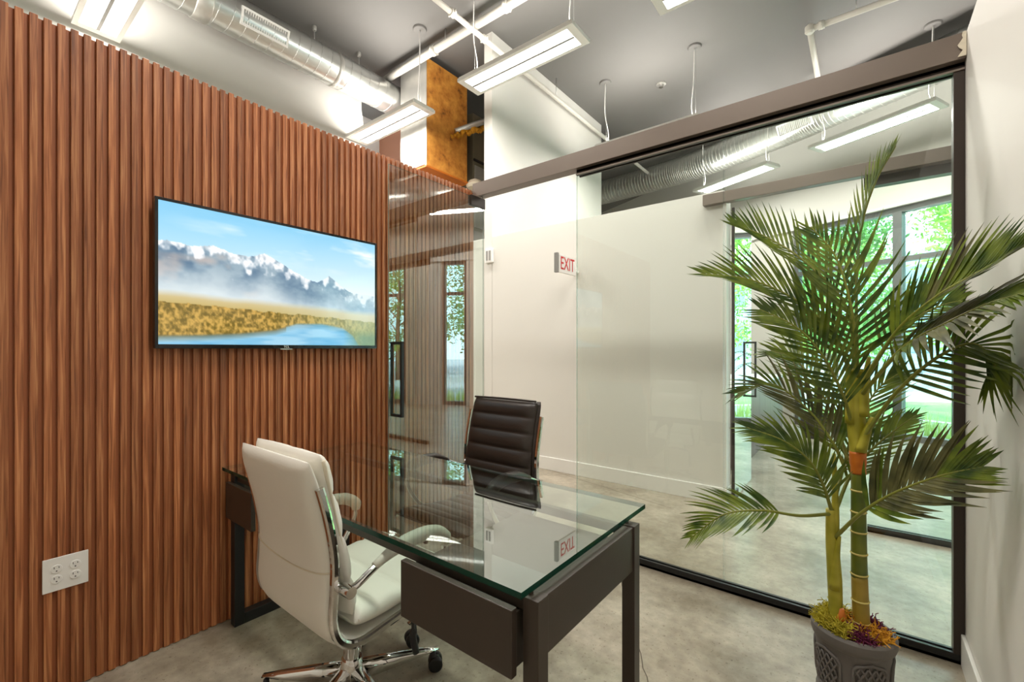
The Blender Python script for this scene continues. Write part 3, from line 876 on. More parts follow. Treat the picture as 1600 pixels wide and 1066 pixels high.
def mixc(A, B, k): return A * (1 - k[..., None]) + B * k[..., None]
def C(r, g, b): return np.ones((NVV, NU, 3)) * (np.array([r, g, b]) / 255.0)
img = mixc(C(140, 205, 238), C(236, 246, 250), np.clip(vv * 1.7 + 0.25 * uu - 0.15, 0, 1))
cl = np.clip(noise2(uu, vv, 3, 4, 9) * 1.4 + 0.05, 0, 1) * np.exp(-((vv - 0.16) / 0.12) ** 2) * np.clip(1.6 * uu, 0, 1)
img = mixc(img, C(250, 251, 250), np.clip(cl * 1.6, 0, 0.9))
ridge = np.interp(uu, [0, .06, .12, .19, .26, .33, .40, .47, .53, .60, .66, .72, .78, .86, .93, 1.0],
                  [.29, .28, .265, .27, .30, .285, .25, .31, .37, .42, .43, .37, .44, .50, .52, .53])
rid = ridge + 0.035 * smooth_noise(uu, 5, 5, 9)
mt = vv > rid
dep = np.clip((vv - rid) / 0.36, 0, 1)
rock = mixc(C(92, 122, 148), C(150, 172, 186), np.clip(noise2(uu, vv, 11, 14, 12, 4) * 1.2 + 0.45, 0, 1))
pink = np.clip(noise2(uu, vv, 13, 9, 8, 3) * 2.2 - 0.35, 0, 1) * (uu < 0.55)
rock = mixc(rock, C(196, 178, 170), pink * 0.7)
snow = (np.clip(noise2(uu * 1.0, vv, 17, 30, 14, 3) * 2.5 + 0.75 - dep * 4.2, 0, 1))
rock = mixc(rock, C(246, 248, 250), snow)
rock = mixc(rock, C(222, 232, 234), np.clip((dep - 0.35) * 1.5, 0, 0.9))
haze = np.clip((uu - 0.5) * 1.1, 0, 0.55)
rock = mixc(rock, C(200, 226, 232), haze)
img = np.where(mt[..., None], rock, img)
fieldtop = 0.615 + 0.05 * uu + 0.01 * smooth_noise(uu, 21, 4, 8)
fd = vv > fieldtop
fk = np.clip((vv - fieldtop) / 0.1, 0, 1)
field = mixc(C(214, 200, 166), C(196, 172, 104), fk)
field = mixc(field, C(208, 214, 196), np.clip(uu * 1.1 - 0.35, 0, 0.75))
img = np.where(fd[..., None], mixc(img, field, np.clip(fk * 2, 0, 1)), img)
tree_top = 0.70 + 0.07 * uu + 0.012 * smooth_noise(uu, 23, 5, 30)
tb = vv > tree_top
trees = mixc(C(118, 98, 40), C(206, 166, 84), np.clip(noise2(uu, vv, 29, 100, 40, 3) * 1.5 + 0.5, 0, 1))
trees = mixc(trees, C(168, 186, 150), np.clip(uu * 1.3 - 0.55, 0, 0.7))
img = np.where(tb[..., None], trees, img)
shore = np.interp(uu, [0, .15, .3, .45, .55, .68, .8, .86, .9, 1.0], [.93, .92, .90, .865, .81, .80, .83, .90, 1.0, 1.05])
wk = np.clip((vv - shore) / 0.02, 0, 1)
refl = np.clip(1 - (vv - shore) / 0.06, 0, 1)
water = mixc(C(104, 176, 216), C(160, 208, 232), np.clip(noise2(uu, vv, 31, 6, 24, 3) * 1.3 + 0.5, 0, 1))
water = mixc(water, C(110, 92, 48), refl * 0.85 * (uu < 0.5) + refl * 0.3 * (uu >= 0.5))
img = mixc(img, water, wk)
dark = np.clip((uu - 0.80) * 8, 0, 1) * np.clip((vv - 0.84) * 12, 0, 1)
img = mixc(img, C(120, 152, 128), dark * 0.8)
lin_img = np.where(img <= 0.04045, img / 12.92, ((img + 0.055) / 1.055) ** 2.4)
sy0, sy1, sz0, sz1 = TY0 + 0.0125, TY1 - 0.0125, TZ0 + 0.0185, TZ1 - 0.0125
V = [(-2.3865, sy0 + (sy1 - sy0) * i / (NU-1), sz1 - (sz1 - sz0) * j / (NVV-1)) for j in range(NVV) for i in range(NU)]
F = [(j*NU+i, (j+1)*NU+i, (j+1)*NU+i+1, j*NU+i+1) for j in range(NVV-1) for i in range(NU-1)]
m, nt, b, out = newmat('tv_picture')
at = nt.nodes.new('ShaderNodeVertexColor'); at.layer_name = 'picture'
b.inputs['Base Color'].default_value = (0.01, 0.01, 0.01, 1); b.inputs['Roughness'].default_value = 0.08
nt.links.new(at.outputs[0], b.inputs['Emission Color']); b.inputs['Emission Strength'].default_value = 0.98
so = mk('screen', V, F, m, tv)
ca = so.data.color_attributes.new('picture', 'FLOAT_COLOR', 'POINT')
rgba = np.ones((NVV * NU, 4), dtype=np.float32); rgba[:, :3] = lin_img.reshape(-1, 3)
ca.data.foreach_set('color', rgba.ravel())
text_mesh('maker_mark', 'TCL', 0.016, 0.0003, Matrix.Translation((-2.3825, 1.12, TZ0 + 0.0085)) @ Matrix.Rotation(R(90), 4, 'Z') @ Matrix.Rotation(R(90), 4, 'X'), M['white'], tv)
box('indicator', -2.3885, -2.383, 1.09, 1.15, TZ0 - 0.006, TZ0, M['galvm'], tv)

# ================================================================ socket plate
ot = thing('socket_plate', 'white four-outlet socket plate low on the slat wall', 'socket', (-2.437, 0.298, 0.40))
box('plate', -2.4377, -2.4335, 0.235, 0.363, 0.400, 0.528, M['white'], ot, bev=0.0015)
for yy in (0.273, 0.325):
    for zz in (0.444, 0.484):
        rcp = lathe('receptacle', [(0.0165, -2.4338), (0.0165, -2.4318), (0.015, -2.4312)], M['white'], ot, 20, (0, yy, zz), 'X')
        boxes('slot', [(-2.4314, -2.4308, yy - 0.0075, yy - 0.0055, zz + 0.002, zz + 0.010), (-2.4314, -2.4308, yy + 0.0055, yy + 0.0075, zz + 0.003, zz + 0.009),
                       (-2.4314, -2.4308, yy - 0.002, yy + 0.002, zz - 0.009, zz - 0.005)], M['slot'], rcp)

# ================================================================ glass desk
dk = thing('desk', 'executive desk with thick glass top and dark brown frame', 'desk', (-1.53, 1.21, 0))
pane('glass_top', -2.425, -0.626, 0.834, 1.592, 0.744, 0.760, 'z', M['dglass'], M['dedge'], dk)
def side_frame(x0, x1, sy):
    f = []
    box('leg', x0, x1, 0.862, 0.905, 0.0, 0.735, M['desk'] if sy else M['black'], dk, bev=0.0015)
    box('leg', x0, x1, 1.425, 1.468, 0.0, 0.735, M['desk'] if sy else M['black'], dk, bev=0.0015)
    box('floor_bar', x0, x1, 0.9055, 1.4245, 0.0, 0.05, M['desk'] if sy else M['black'], dk, bev=0.0015)
side_frame(-0.642, -0.597, 1)
side_frame(-2.40, -2.352, 0)
box('end_panel', -0.636, -0.602, 0.906, 1.424, 0.588, 0.732, M['desk'], dk, bev=0.0015)
box('end_panel', -2.405, -2.12, 0.842, 0.861, 0.520, 0.690, M['desk'], dk, bev=0.0015)
box('end_panel', -2.398, -2.36, 0.906, 1.424, 0.520, 0.690, M['desk'], dk, bev=0.0015)
box('cross_rail', -2.35, -0.643, 0.872, 0.900, 0.695, 0.725, M['desk'], dk, bev=0.0015)
box('cross_rail', -2.35, -0.643, 1.430, 1.458, 0.695, 0.725, M['desk'], dk, bev=0.0015)
for x, y in ((-0.634, 0.884), (-0.634, 1.446), (-2.376, 0.884), (-2.376, 1.446)):
    lathe('glass_spacer', [(0.007, 0.735), (0.007, 0.7438)], M['desk'], dk, 14, (x, y, 0))
dw = box('drawer', -1.056, -0.660, 0.850, 1.40, 0.555, 0.690, M['desk'], dk, bev=0.002)
box('drawer_front', -1.062, -0.650, 0.828, 0.849, 0.548, 0.712, M['desk'], dw, bev=0.002)
box('drawer_top_strip', -1.05, -0.665, 0.8495, 0.866, 0.6905, 0.694, M['black'], dw)
for x in (-1.03, -0.73):
    lathe('caster_stop', [(0.016, 0.503), (0.022, 0.510), (0.022, 0.540), (0.012, 0.554)], M['plastic'], dw, 14, (x, 1.30, 0))

# ================================================================ office chairs
def profile_eval(prof, n):
    P = catmull([(0, a, b) for a, b in prof], n)
    out = []
    for i, p in enumerate(P):
        t = (P[min(i+1, len(P)-1)] - P[max(i-1, 0)]).normalized()
        out.append((p.y, p.z, t.z, -t.y))       # point and outward (sitter side) normal
    return out

def sheet(name, prof, half, front, back, mat, parent, n=8, K=14, wrinkle=0.0, seed=1):
    """padded sheet lofted along a side profile. half(t), front(t) and back(t) give half width and thicknesses"""
    r = random.Random(seed)
    S_ = profile_eval(prof, n); m = len(S_)
    V, F = [], []
    ring = 2 * K + 2
    for i, (y, z, ny, nz) in enumerate(S_):
        t = i / (m - 1)
        cap = max(0.0, 1 - abs(2*t - 1) ** 16) ** 0.5
        cap = max(cap, 0.12)
        hw = half(t) * (0.965 + 0.035 * cap); fr = front(t) * cap; bk = back(t) * cap
        for k in range(K + 1):
            s = -1 + 2*k/K
            sx = math.sin(s * math.pi/2)
            e = max(0.0, 1 - abs(sx) ** 8) ** 0.5
            wv = wrinkle * r.uniform(-1, 1) * e
            d = fr * max(e, 0.10) + wv
            V.append((sx * hw, y + ny*d, z + nz*d))
        for k in range(K, -1, -1):
            s = -1 + 2*k/K
            sx = math.sin(s * math.pi/2)
            e = max(0.0, 1 - abs(sx) ** 8) ** 0.5
            d = -bk * max(e, 0.10)
            V.append((sx * hw, y + ny*d, z + nz*d))
    for i in range(m - 1):
        for k in range(ring):
            F.append((i*ring+k, i*ring+(k+1) % ring, (i+1)*ring+(k+1) % ring, (i+1)*ring+k))
    F.append(tuple(range(ring-1, -1, -1))); F.append(tuple((m-1)*ring+k for k in range(ring)))
    bm = bmesh.new()
    bv = [bm.verts.new(v) for v in V]
    for f in F: bm.faces.new([bv[i] for i in f])
    return from_bm(name, bm, mat, parent, True, True)

SHELL = [(0.245, 0.462), (0.12, 0.440), (-0.06, 0.418), (-0.175, 0.408), (-0.240, 0.440), (-0.266, 0.51), (-0.262, 0.61), (-0.262, 0.71), (-0.288, 0.85), (-0.332, 1.0)]
def office_chair(label, loc, rot, star, white, lift=0.0, fwd=0.0):
    t = thing('office_chair', label, 'chair', (loc[0], loc[1], 0), rot, 'office chairs at the glass desk')
    lm = M['wleather'] if white else M['bleather']
    pmat = M['wpipe'] if white else M['bleather']
    # five-star base on casters
    lathe('hub', [(0.030, 0.045), (0.034, 0.06), (0.046, 0.10), (0.046, 0.150), (0.036, 0.18)], M['chrome'], t, 24, local=True)
    lathe('gas_column', [(0.030, 0.18), (0.030, 0.325), (0.026, 0.327), (0.026, 0.335), (0.018, 0.337), (0.018, 0.385 + lift)], M['chrome'], t, 24, local=True)
    for k in range(5):
        a = star + k * 2*math.pi/5 - rot
        d = Vector((math.cos(a), math.sin(a), 0)); s = Vector((-d.y, d.x, 0))
        V, F = [], []
        for q, (rr, w, z0, z1) in enumerate(((0.03, 0.028, 0.092, 0.158), (0.15, 0.024, 0.090, 0.138), (0.28, 0.018, 0.087, 0.112), (0.345, 0.013, 0.088, 0.098))):
            p = d * rr
            V += [p - s*w + Vector((0,0,z0+0.006)), p - s*w*0.5 + Vector((0,0,z0)), p + s*w*0.5 + Vector((0,0,z0)), p + s*w + Vector((0,0,z0+0.006)),
                  p + s*w*0.9 + Vector((0,0,z1-0.008)), p + s*w*0.4 + Vector((0,0,z1)), p - s*w*0.4 + Vector((0,0,z1)), p - s*w*0.9 + Vector((0,0,z1-0.008))]
        for q in range(3):
            for j in range(8): F.append((q*8+j, q*8+(j+1) % 8, q*8+8+(j+1) % 8, q*8+8+j))
        F += [tuple(range(7, -1, -1)), tuple(24 + j for j in range(8))]
        bm = bmesh.new(); bv = [bm.verts.new(v) for v in V]
        for f in F: bm.faces.new([bv[i] for i in f])
        from_bm('base_leg', bm, M['chrome'], t, True, True)
        c = d * 0.325 + s * 0.012 + Vector((0, 0, 0.0))
        cs = tube('caster', [c + Vector((0, 0, 0.088)), c + Vector((0, 0, 0.055)), c + d*0.012 + Vector((0, 0, 0.040))], [0.010, 0.014, 0.022], M['plastic'], t, 10, local=True)
        ax_ = (d * 0.35 + s * 0.94).normalized()
        for g in (-1, 1):
            wc = c + d*0.012 + ax_ * g * 0.016 + Vector((0, 0, 0.0295))
            pts = [wc - ax_*0.011, wc - ax_*0.009, wc + ax_*0.009, wc + ax_*0.011]
            tube('wheel', pts, [0.022, 0.029, 0.029, 0.022], M['plastic'], cs, 18, local=True)
    made = len(bpy.data.objects)
    # tilt mechanism and lever
    box('tilt_plate', -0.075, 0.075, -0.11, 0.13, 0.380, 0.404, M['plastic'], t, 0.006, True)
    lev = [(0.07, 0.03, 0.392), (0.20, 0.04, 0.385), (0.235, 0.045, 0.36), (0.24, 0.045, 0.30), (0.25, 0.05, 0.25)]
    tube('height_lever', catmull(lev, 5), [0.006]*13 + [0.012]*8, M['plastic'], t, 8, True)
    # shell: one sling from seat front to back top
    wide = lambda q: 0.246 - 0.014 * max(0, q - 0.5)
    sheet('shell', SHELL, wide, lambda q: 0.016, lambda q: ((0.022 + 0.030 * max(0, q - 0.5)) if white else 0.014), lm, t, 8)
    # chrome side rails following the sling
    for g in (-1, 1):
        pts = [(g*0.252, y - 0.003, z) for y, z, _, _ in profile_eval(SHELL, 6)][:-3]
        V, F = [], []
        P = [Vector(p) for p in pts]
        for i, p in enumerate(P):
            tt = (P[min(i+1, len(P)-1)] - P[max(i-1, 0)]).normalized()
            nn = Vector((0, tt.z, -tt.y))
            for a, b_ in ((-0.006, -0.012), (0.006, -0.012), (0.009, -0.006), (0.009, 0.006), (0.006, 0.012), (-0.006, 0.012)):
                V.append(p + Vector((a * g, 0, 0)) + nn * b_)
        for i in range(len(P) - 1):
            for j in range(6): F.append((i*6+j, i*6+(j+1) % 6, i*6+6+(j+1) % 6, i*6+6+j))
        F += [tuple(range(5, -1, -1)), tuple((len(P)-1)*6 + j for j in range(6))]
        bm = bmesh.new(); bv = [bm.verts.new(v) for v in V]
        for f in F: bm.faces.new([bv[i] for i in f])
        from_bm('side_rail', bm, M['chrome'], t, False, True)
    if white:
        back_p = [(-0.190, 0.49), (-0.205, 0.60), (-0.232, 0.74), (-0.262, 0.88), (-0.290, 1.012)]
        bp = sheet('back_cushion', back_p, lambda q: 0.236 - 0.016*q, lambda q: 0.026 + 0.016*abs(math.sin(math.pi*4*q))**0.6, lambda q: 0.026, lm, t, 12, 16, 0.0016, 5)
        seat_p = [(0.250, 0.486), (0.15, 0.478), (0.02, 0.462), (-0.10, 0.456), (-0.185, 0.462)]
        sc = sheet('seat_cushion', seat_p, lambda q: 0.240, lambda q: 0.024 + 0.016*abs(math.sin(math.pi*4*q))**0.6, lambda q: 0.024, lm, t, 12, 16, 0.0016, 6)
        for par, pr, h in ((bp, back_p, 0.222), (sc, seat_p, 0.232)):
            S_ = profile_eval(pr, 8)
            for g in (-1, 1):
                tube('piping', [(g*h, y + ny*0.004, z + nz*0.004) for y, z, ny, nz in S_[1:-1]], 0.0065, pmat, par, 6, True)
        # seam across the outside of the back
        S_ = profile_eval(SHELL, 8); m_ = len(S_)
        base_i = min(i for i in range(m_) if S_[i][1] > 0.655 and S_[i][0] < -0.2)
        sp_ = []
        for k in range(25):
            sx = math.sin((k / 12 - 1) * math.pi / 2)
            fi_ = base_i - 2.2 * (1 - sx * sx); i0 = int(fi_); fr_ = fi_ - i0
            q0 = [S_[i0][j] * (1 - fr_) + S_[i0 + 1][j] * fr_ for j in range(4)]
            tq = fi_ / (m_ - 1)
            dd = (0.022 + 0.030 * max(0, tq - 0.5)) * max(0.1, max(0.0, 1 - abs(sx) ** 8) ** 0.5) + 0.0006
            sp_.append((sx * 0.243, q0[0] - q0[2] * dd, q0[1] - q0[3] * dd))
        tube('back_seam', sp_, 0.0026, pmat, t, 6, True)
    else:
        back_p = [(-0.224, 0.50), (-0.243, 0.66), (-0.276, 0.83), (-0.318, 0.998)]
        def ribs(q):
            if q > 0.83: return 0.020 + 0.016 * abs(math.sin(math.pi * (q - 0.83) / 0.17)) ** 0.6
            return 0.018 + 0.016 * abs(math.sin(math.pi * 5 * q / 0.83)) ** 0.5
        sheet('back_cushion', back_p, lambda q: 0.235 - 0.012*q, ribs, lambda q: 0.008, lm, t, 24, 16, 0.0006, 5)
        seat_p = [(0.247, 0.474), (0.12, 0.458), (-0.06, 0.436), (-0.19, 0.440)]
        sheet('seat_cushion', seat_p, lambda q: 0.239, lambda q: 0.020 + 0.014*abs(math.sin(math.pi*6*q))**0.5, lambda q: 0.010, lm, t, 20, 16, 0.0006, 6)
        tube('top_piping', [(sx*0.218, -0.305, 1.006 - 0.003*sx*sx) for sx in [k/6 - 1 for k in range(13)]], 0.006, pmat, t, 6, True)
    # arms: chrome loop with a padded top
    for g in (-1, 1):
        x = g * 0.287
        loop = [(g*0.262, -0.232, 0.60), (x, -0.215, 0.612), (x, -0.12, 0.652), (x, 0.0, 0.672), (x, 0.10, 0.664), (x, 0.150, 0.628), (x, 0.135, 0.56), (x, 0.075, 0.47), (g*0.262, 0.03, 0.430)]
        am = tube('arm', catmull(loop, 6), 0.0115, M['chrome'], t, 10, True)
        padp = catmull([(x, -0.15, 0.648), (x, -0.06, 0.676), (x, 0.03, 0.684), (x, 0.10, 0.675), (x, 0.148, 0.645), (x, 0.155, 0.615)], 5)
        nP = len(padp)
        tube('arm_pad', padp, [0.012 + (0.013 if white else 0.017)*min(1, 4*i/nP, 4*(nP-1-i)/nP + 0.4) for i in range(nP)], lm, am, 12, True)
        lathe('arm_bracket', [(0.018, 0), (0.018, 0.05)], M['chrome'], am, 14, (g*0.248 if g > 0 else -0.298, -0.236, 0.602), 'X', True)
    # raise and slide the seat on its column
    for o in t.children:
        if o.name.split('.')[0] not in ('hub', 'gas_column', 'base_leg', 'caster'):
            o.location = (0, fwd, lift)
    return t
office_chair('white leather office chair with chrome base, pushed in at the desk', (-1.50, 0.945), R(0), R(70), True, -0.004, 0.048)
office_chair('dark brown ribbed leather office chair on the far side of the desk', (-1.58, 1.64), R(180), R(50), False, 0.045, 0.0)

# ================================================================ potted palm
pp = thing('potted_palm', 'tall artificial palm with two stems in a grey lattice pot', 'potted palm', (-0.02, 2.12, 0))
PX, PY = -0.028, 2.12
pot = lathe('pot', [(0.098, 0.0), (0.115, 0.012), (0.115, 0.034), (0.108, 0.044), (0.112, 0.14), (0.117, 0.232), (0.127, 0.240), (0.132, 0.255), (0.132, 0.278), (0.125, 0.286), (0.116, 0.286), (0.113, 0.26)], M['pot'], pp, 40, (PX, PY, 0))
def on_pot(a, z, off=0.0):
    r = 0.108 + (z - 0.044) / (0.232 - 0.044) * 0.009 + off
    return Vector((PX + r*math.cos(a), PY + r*math.sin(a), z))
for k in range(5):
    ac = R(-62) + k * 2*math.pi/5
    hw = 0.46
    fr = [on_pot(ac + hw*c[0], c[1], 0.003) for c in ((-0.82, 0.075), (-0.5, 0.070), (0, 0.068), (0.5, 0.070), (0.82, 0.075), (1, 0.095), (1, 0.14), (1, 0.185), (0.82, 0.200), (0.5, 0.206), (0, 0.215), (-0.5, 0.206), (-0.82, 0.200), (-1, 0.185), (-1, 0.14), (-1, 0.095), (-0.82, 0.075))]
    rp = tube('relief_panel_frame', fr, 0.0055, M['pot'], pot, 6)
    V, F = [], []
    for j in range(-3, 4):
        for sgn in (-1, 1):
            pts = []
            for q in range(9):
                z = 0.075 + 0.125 * q / 8
                a = (j * 0.42 + sgn * 1.26 * (q/8 - 0.5))
                if abs(a) <= 0.98: pts.append(on_pot(ac + hw*a, z, 0.003))
            if len(pts) > 2:
                v, f = tube_data(pts, 0.0042, 5)
                F += [tuple(i + len(V) for i in g) for g in f]; V += v
    mk('lattice', V, F, M['pot'], rp, True)
lathe('soil', [(0.1125, 0.245), (0.112, 0.262), (0.05, 0.272), (0.004, 0.274)], M['soil'], pp, 24, (PX, PY, 0))
# tangled moss
def moss(name, centres, mat, n, seed, h=0.02):
    r = random.Random(seed); V, F = [], []
    for k in range(n):
        cx, cy, rad = centres[r.randrange(len(centres))]
        a = r.uniform(0, 6.28); q = 0.8 * rad * math.sqrt(r.random())
        p = Vector((PX + 0.8*cx + q*math.cos(a), PY + 0.8*cy + q*math.sin(a), 0.272 + r.uniform(0, h)))
        pts = [p]
        d = Vector((r.uniform(-1, 1), r.uniform(-1, 1), r.uniform(-.3, .6))).normalized()
        for j in range(4):
            d = (d + Vector((r.uniform(-1, 1), r.uniform(-1, 1), r.uniform(-.7, .6))) * 0.9).normalized()
            pn = pts[-1] + d * 0.011
            pn.z = max(pn.z, 0.268)
            rr = math.hypot(pn.x - PX, pn.y - PY)
            if rr > 0.118 and pn.z < 0.288: pn.z = 0.290
            pts.append(pn)
        v, f = tube_data(pts, 0.0017, 3)
        F += [tuple(i + len(V) for i in g) for g in f]; V += v
    tag(mk(name, V, F, mat, pp), kind='stuff')
moss('yellow_moss', [(-0.085, 0.01, 0.05), (-0.06, 0.07, 0.05), (-0.08, -0.05, 0.045), (-0.04, -0.09, 0.03)], M['mossy'], 900, 1, 0.035)
moss('purple_moss', [(0.035, -0.09, 0.04), (0.0, 0.05, 0.05), (0.075, 0.05, 0.04), (0.0, -0.06, 0.035)], M['mossp'], 500, 2, 0.022)
moss('orange_moss', [(0.10, -0.045, 0.035), (0.085, -0.005, 0.03), (0.02, -0.05, 0.03), (-0.03, 0.03, 0.02)], M['mosso'], 420, 3, 0.03)

for cx_, cy_, r_, mt_ in ((0.078, -0.012, 0.022, 'mosso'), (0.055, -0.040, 0.018, 'mossy'), (0.088, -0.042, 0.016, 'mosso')):
    prof_ = [(max(0.002, r_ * math.sin(math.pi * q_ / 8)), 0.284 - r_ * 0.8 * math.cos(math.pi * q_ / 8)) for q_ in range(9)]
    lathe('moss_ball', prof_, M[mt_], pp, 14, (PX + cx_, PY + cy_, 0))

def stem(name, pts, rads, mats, ringz, parent):
    P = catmull(pts, 6); n = len(P)
    rr = []
    for i in range(n):
        q = i / (n-1) * (len(rads) - 1); k = min(int(q), len(rads) - 2); rr.append(rads[k] + (rads[k+1] - rads[k]) * (q - k))
    o = tube(name, P, rr, mats, parent, 14)
    for z in ringz:
        j = min(range(n), key=lambda i: abs(P[i].z - z))
        k = min(max(j, 1), n - 2)
        tt = (P[k+1] - P[k-1]).normalized()
        f = (z - P[j].z) / tt.z
        c = P[j] + tt * f
        tube('growth_ring', [c - tt*0.004, c - tt*0.001, c + tt*0.003], [rr[j] + 0.0005, rr[j] + 0.003, rr[j] + 0.0003], M['ring'], o, 14)
    return o
stem('stem', [(0.0, 2.12, 0.26), (-0.004, 2.12, 0.36), (-0.008, 2.12, 0.48)], [0.0275, 0.027, 0.026], M['trunky'], [0.31, 0.39], pp)
stem('stem', [(-0.008, 2.12, 0.475), (-0.010, 2.12, 0.66), (-0.011, 2.12, 0.885)], [0.026, 0.0245, 0.023], M['trunk'], [0.487, 0.565, 0.645, 0.72, 0.80], pp)
# orange sheath, then the yellow crownshaft that swells and splits
tube('orange_sheath', catmull([(-0.011, 2.12, 0.862), (-0.012, 2.12, 0.90), (-0.013, 2.12, 0.945)], 5), [0.0245]*5 + [0.027]*6, M['orange'], pp, 14)
stem('crownshaft', [(-0.013, 2.12, 0.93), (-0.017, 2.12, 1.05), (-0.019, 2.12, 1.15), (-0.014, 2.12, 1.255)], [0.025, 0.030, 0.031, 0.024], M['shaft'], [], pp)
def sheath(pts, w0, w1, mat):
    """leaf base wrapped round the shaft: tapering blade"""
    P = catmull(pts, 5)
    tube('leaf_sheath', P, [w0 + (w1 - w0) * i / (len(P) - 1) for i in range(len(P))], mat, pp, 8)
sheath([(-0.03, 2.11, 1.05), (-0.035, 2.10, 1.18), (-0.045, 2.10, 1.29)], 0.022, 0.006, M['shaft'])
sheath([(0.0, 2.11, 1.08), (0.008, 2.10, 1.20), (0.02, 2.09, 1.30)], 0.022, 0.006, M['shaft'])
sheath([(-0.005, 2.10, 0.95), (0.015, 2.095, 1.03), (0.03, 2.09, 1.08)], 0.02, 0.006, M['shaft'])
stem('stem', [(-0.077, 2.10, 0.26), (-0.082, 2.095, 0.45), (-0.090, 2.09, 0.60), (-0.094, 2.085, 0.72)], [0.022, 0.024, 0.021, 0.016], M['shaft'], [], pp)
sheath([(-0.082, 2.09, 0.42), (-0.078, 2.08, 0.54), (-0.066, 2.07, 0.63)], 0.022, 0.005, M['shaft'])
sheath([(-0.086, 2.09, 0.56), (-0.080, 2.09, 0.72), (-0.084, 2.10, 0.93)], 0.019, 0.006, M['shaft'])
tube('orange_sheath', [(-0.070, 2.095, 0.265), (-0.066, 2.09, 0.31), (-0.060, 2.085, 0.355)], [0.024, 0.020, 0.008], M['orange'], pp, 8)

FRONDS = [
    ([(-0.013, 2.13, 1.197), (-0.017, 2.16, 1.538), (-0.004, 2.17, 1.783), (0.039, 2.15, 1.951), (0.096, 2.12, 2.061)], (-0.75,-0.35,0.1), 0.150, 20, 0.22, 0.00, 28),
    ([(-0.021, 2.12, 1.222), (-0.049, 2.16, 1.491), (-0.191, 2.22, 1.696), (-0.348, 2.26, 1.835), (-0.479, 2.26, 1.909)], (0.2,-0.8,0.5), 0.190, 26, 0.22, -0.20, 42),
    ([(-0.028, 2.1, 1.198), (-0.08, 2.08, 1.378), (-0.2, 2.05, 1.517), (-0.358, 2.0, 1.608), (-0.534, 1.96, 1.644)], (0.1,-0.75,0.6), 0.210, 26, 0.20, 0.00, 40),
    ([(-0.032, 2.1, 1.055), (-0.054, 2.05, 1.153), (-0.108, 1.98, 1.295), (-0.188, 1.93, 1.407), (-0.304, 1.9, 1.479)], (0.35,-0.85,0.35), 0.230, 26, 0.18, 0.15, 50),
    ([(-0.013, 2.1, 1.223), (-0.02, 2.06, 1.365), (-0.035, 2.05, 1.506), (-0.079, 2.07, 1.678), (-0.156, 2.1, 1.806)], (0.1,-0.95,0.3), 0.240, 22, 0.10, 0.00, 55),
    ([(-0.004, 2.14, 1.197), (0.072, 2.2, 1.342), (0.148, 2.26, 1.439), (0.231, 2.3, 1.49), (0.285, 2.32, 1.507)], (0.3,-0.8,0.5), 0.170, 18, 0.20, 0.10, 50),
    ([(-0.004, 2.08, 1.189), (0.088, 1.95, 1.383), (0.174, 1.84, 1.484), (0.251, 1.74, 1.539), (0.313, 1.64, 1.582)], (-0.25,-0.75,0.6), 0.165, 26, 0.22, -0.10, 42),
    ([(0.002, 2.08, 1.166), (0.103, 1.92, 1.33), (0.194, 1.8, 1.404), (0.264, 1.71, 1.449), (0.311, 1.63, 1.466)], (-0.3,-0.5,0.8), 0.190, 24, 0.22, 0.35, 52),
    ([(-0.004, 2.1, 0.986), (0.084, 2.03, 1.164), (0.174, 1.95, 1.289), (0.252, 1.89, 1.345), (0.295, 1.87, 1.302), (0.299, 1.87, 1.247)], (0.1,-0.8,0.5), 0.200, 26, 0.25, 0.20, 55),
    ([(-0.048, 2.12, 0.868), (-0.092, 2.14, 0.968), (-0.174, 2.17, 1.083), (-0.306, 2.19, 1.179), (-0.438, 2.19, 1.13)], (0.3,-0.7,0.6), 0.200, 26, 0.15, 0.10, 45),
    ([(-0.043, 2.16, 0.897), (-0.086, 2.24, 1.031), (-0.155, 2.31, 1.179), (-0.242, 2.36, 1.287), (-0.333, 2.38, 1.321)], (0.5,-0.8,0.2), 0.220, 24, 0.12, 0.20, 50),
    ([(-0.09, 2.08, 0.712), (-0.117, 2.03, 0.828), (-0.16, 2.0, 0.916), (-0.239, 1.97, 0.982), (-0.358, 1.95, 1.021)], (0.3,-0.8,0.5), 0.200, 26, 0.10, 0.25, 40),
    ([(-0.09, 2.08, 0.705), (-0.185, 2.0, 0.699), (-0.3, 1.92, 0.715), (-0.424, 1.87, 0.685), (-0.546, 1.86, 0.564)], (-0.15,-0.7,0.7), 0.160, 22, 0.38, 0.10, 52),
    ([(-0.081, 2.12, 0.702), (-0.037, 2.17, 0.834), (0.025, 2.2, 0.937), (0.092, 2.22, 1.015), (0.16, 2.24, 1.084)], (0.1,-0.75,0.6), 0.130, 18, 0.20, 0.10, 40),
    ([(-0.08, 2.08, 0.618), (-0.004, 2.0, 0.748), (0.08, 1.94, 0.85), (0.182, 1.88, 0.938), (0.27, 1.83, 0.993)], (-0.1,-0.8,0.55), 0.200, 22, 0.30, 0.00, 48),
    ([(-0.087, 2.12, 0.726), (-0.058, 2.2, 0.862), (-0.024, 2.27, 1.007), (0.047, 2.33, 1.162), (0.126, 2.36, 1.241)], (0.1,-0.9,0.3), 0.180, 20, 0.30, 0.10, 45),
]


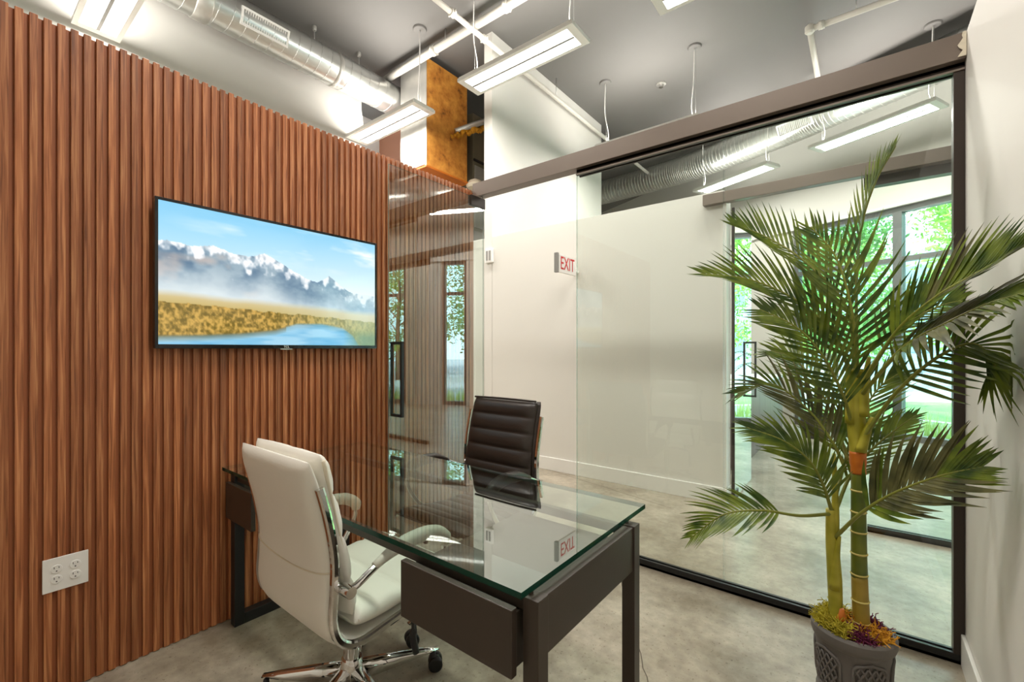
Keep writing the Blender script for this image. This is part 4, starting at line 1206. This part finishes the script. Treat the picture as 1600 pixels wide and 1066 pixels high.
def leaflet_geo(base, d, n, L, W, droop, T, segs=5):
    """folded, pointed blade: a shallow V along its length, bending under its weight"""
    d = d.normalized(); s = d.cross(n).normalized(); n = s.cross(d).normalized()
    V, F = [], []
    for i in range(segs + 1):
        t = i / segs
        w = W * (math.sin(math.pi * min(1, 0.12 + 0.88 * t)) ** 0.75 if t < 1 else 0.04) * (1 - 0.25 * t)
        c = base + d * (L * t) - Vector((0, 0, 1)) * (droop * L * t * t) + n * (0.06 * L * t * t) + T * (0.16 * L * t * t * t)
        V += [c - s*w + n*w*0.35, c, c + s*w + n*w*0.35]
    for v in V:
        v.x = min(v.x, 0.333 - 0.004 * rnd.random()); v.y = min(v.y, 2.625)
    for i in range(segs):
        a = 3*i; F += [(a, a+1, a+4, a+3), (a+1, a+2, a+5, a+4)]
    return V, F

blades = []
for fi, (pts, nh, Lm, cnt, st, droop, ang) in enumerate(FRONDS):
    P = catmull(pts, 10); n = len(P)
    rr = [0.0065 * (1 - 0.8 * i / (n-1)) + 0.0008 for i in range(n)]
    fo = tube('frond', P, rr, M['rachis'], pp, 6)
    nh = Vector(nh).normalized()
    for k in range(cnt):
        t = st + (0.985 - st) * (k + 0.5) / cnt
        q = t * (n - 1); i = min(int(q), n - 2)
        b = P[i].lerp(P[i+1], q - i)
        T = (P[min(i+2, n-1)] - P[max(i-1, 0)]).normalized()
        nn = (nh - T * nh.dot(T)).normalized()
        Sd = T.cross(nn).normalized()
        tt = (t - st) / (1 - st)
        ln = Lm * (0.62 + 0.5 * math.sin(math.pi * min(1, tt * 0.9 + 0.18))) * (1 - 0.42 * max(0, tt - 0.55) / 0.45)
        aa = R(ang * 0.82 * (1.2 - 0.62 * tt))
        for g in (-1, 1):
            a2 = aa * rnd.uniform(0.9, 1.1)
            d = T * math.cos(a2) + Sd * g * math.sin(a2) + nn * 0.14
            L = ln * rnd.uniform(0.82, 1.0)
            blades.append((L, fi, fo, leaflet_geo(b, d, nn + Sd * g * -0.35, L, (0.0105 if fi in (6, 7, 14) else 0.0074) * (1 - 0.25*tt) * (0.7 + 1.6*Lm), droop * rnd.uniform(0.7, 1.3), T)))
blades.sort(key=lambda b: -b[0])
# the largest are picked apart singly, the rest joined
for L, fi, fo, (V, F) in blades[:300]:
    mk('leaflet', V, F, M['leafd'] if fi in (6, 7, 9, 14) else M['leaf'], fo, True)
V, F = [], []
for L, fi, fo, (v, f) in blades[300:]:
    F += [tuple(i + len(V) for i in g) for g in f]; V += v
tag(mk('small_leaflets', V, F, M['leaf'], pp, True), kind='stuff')
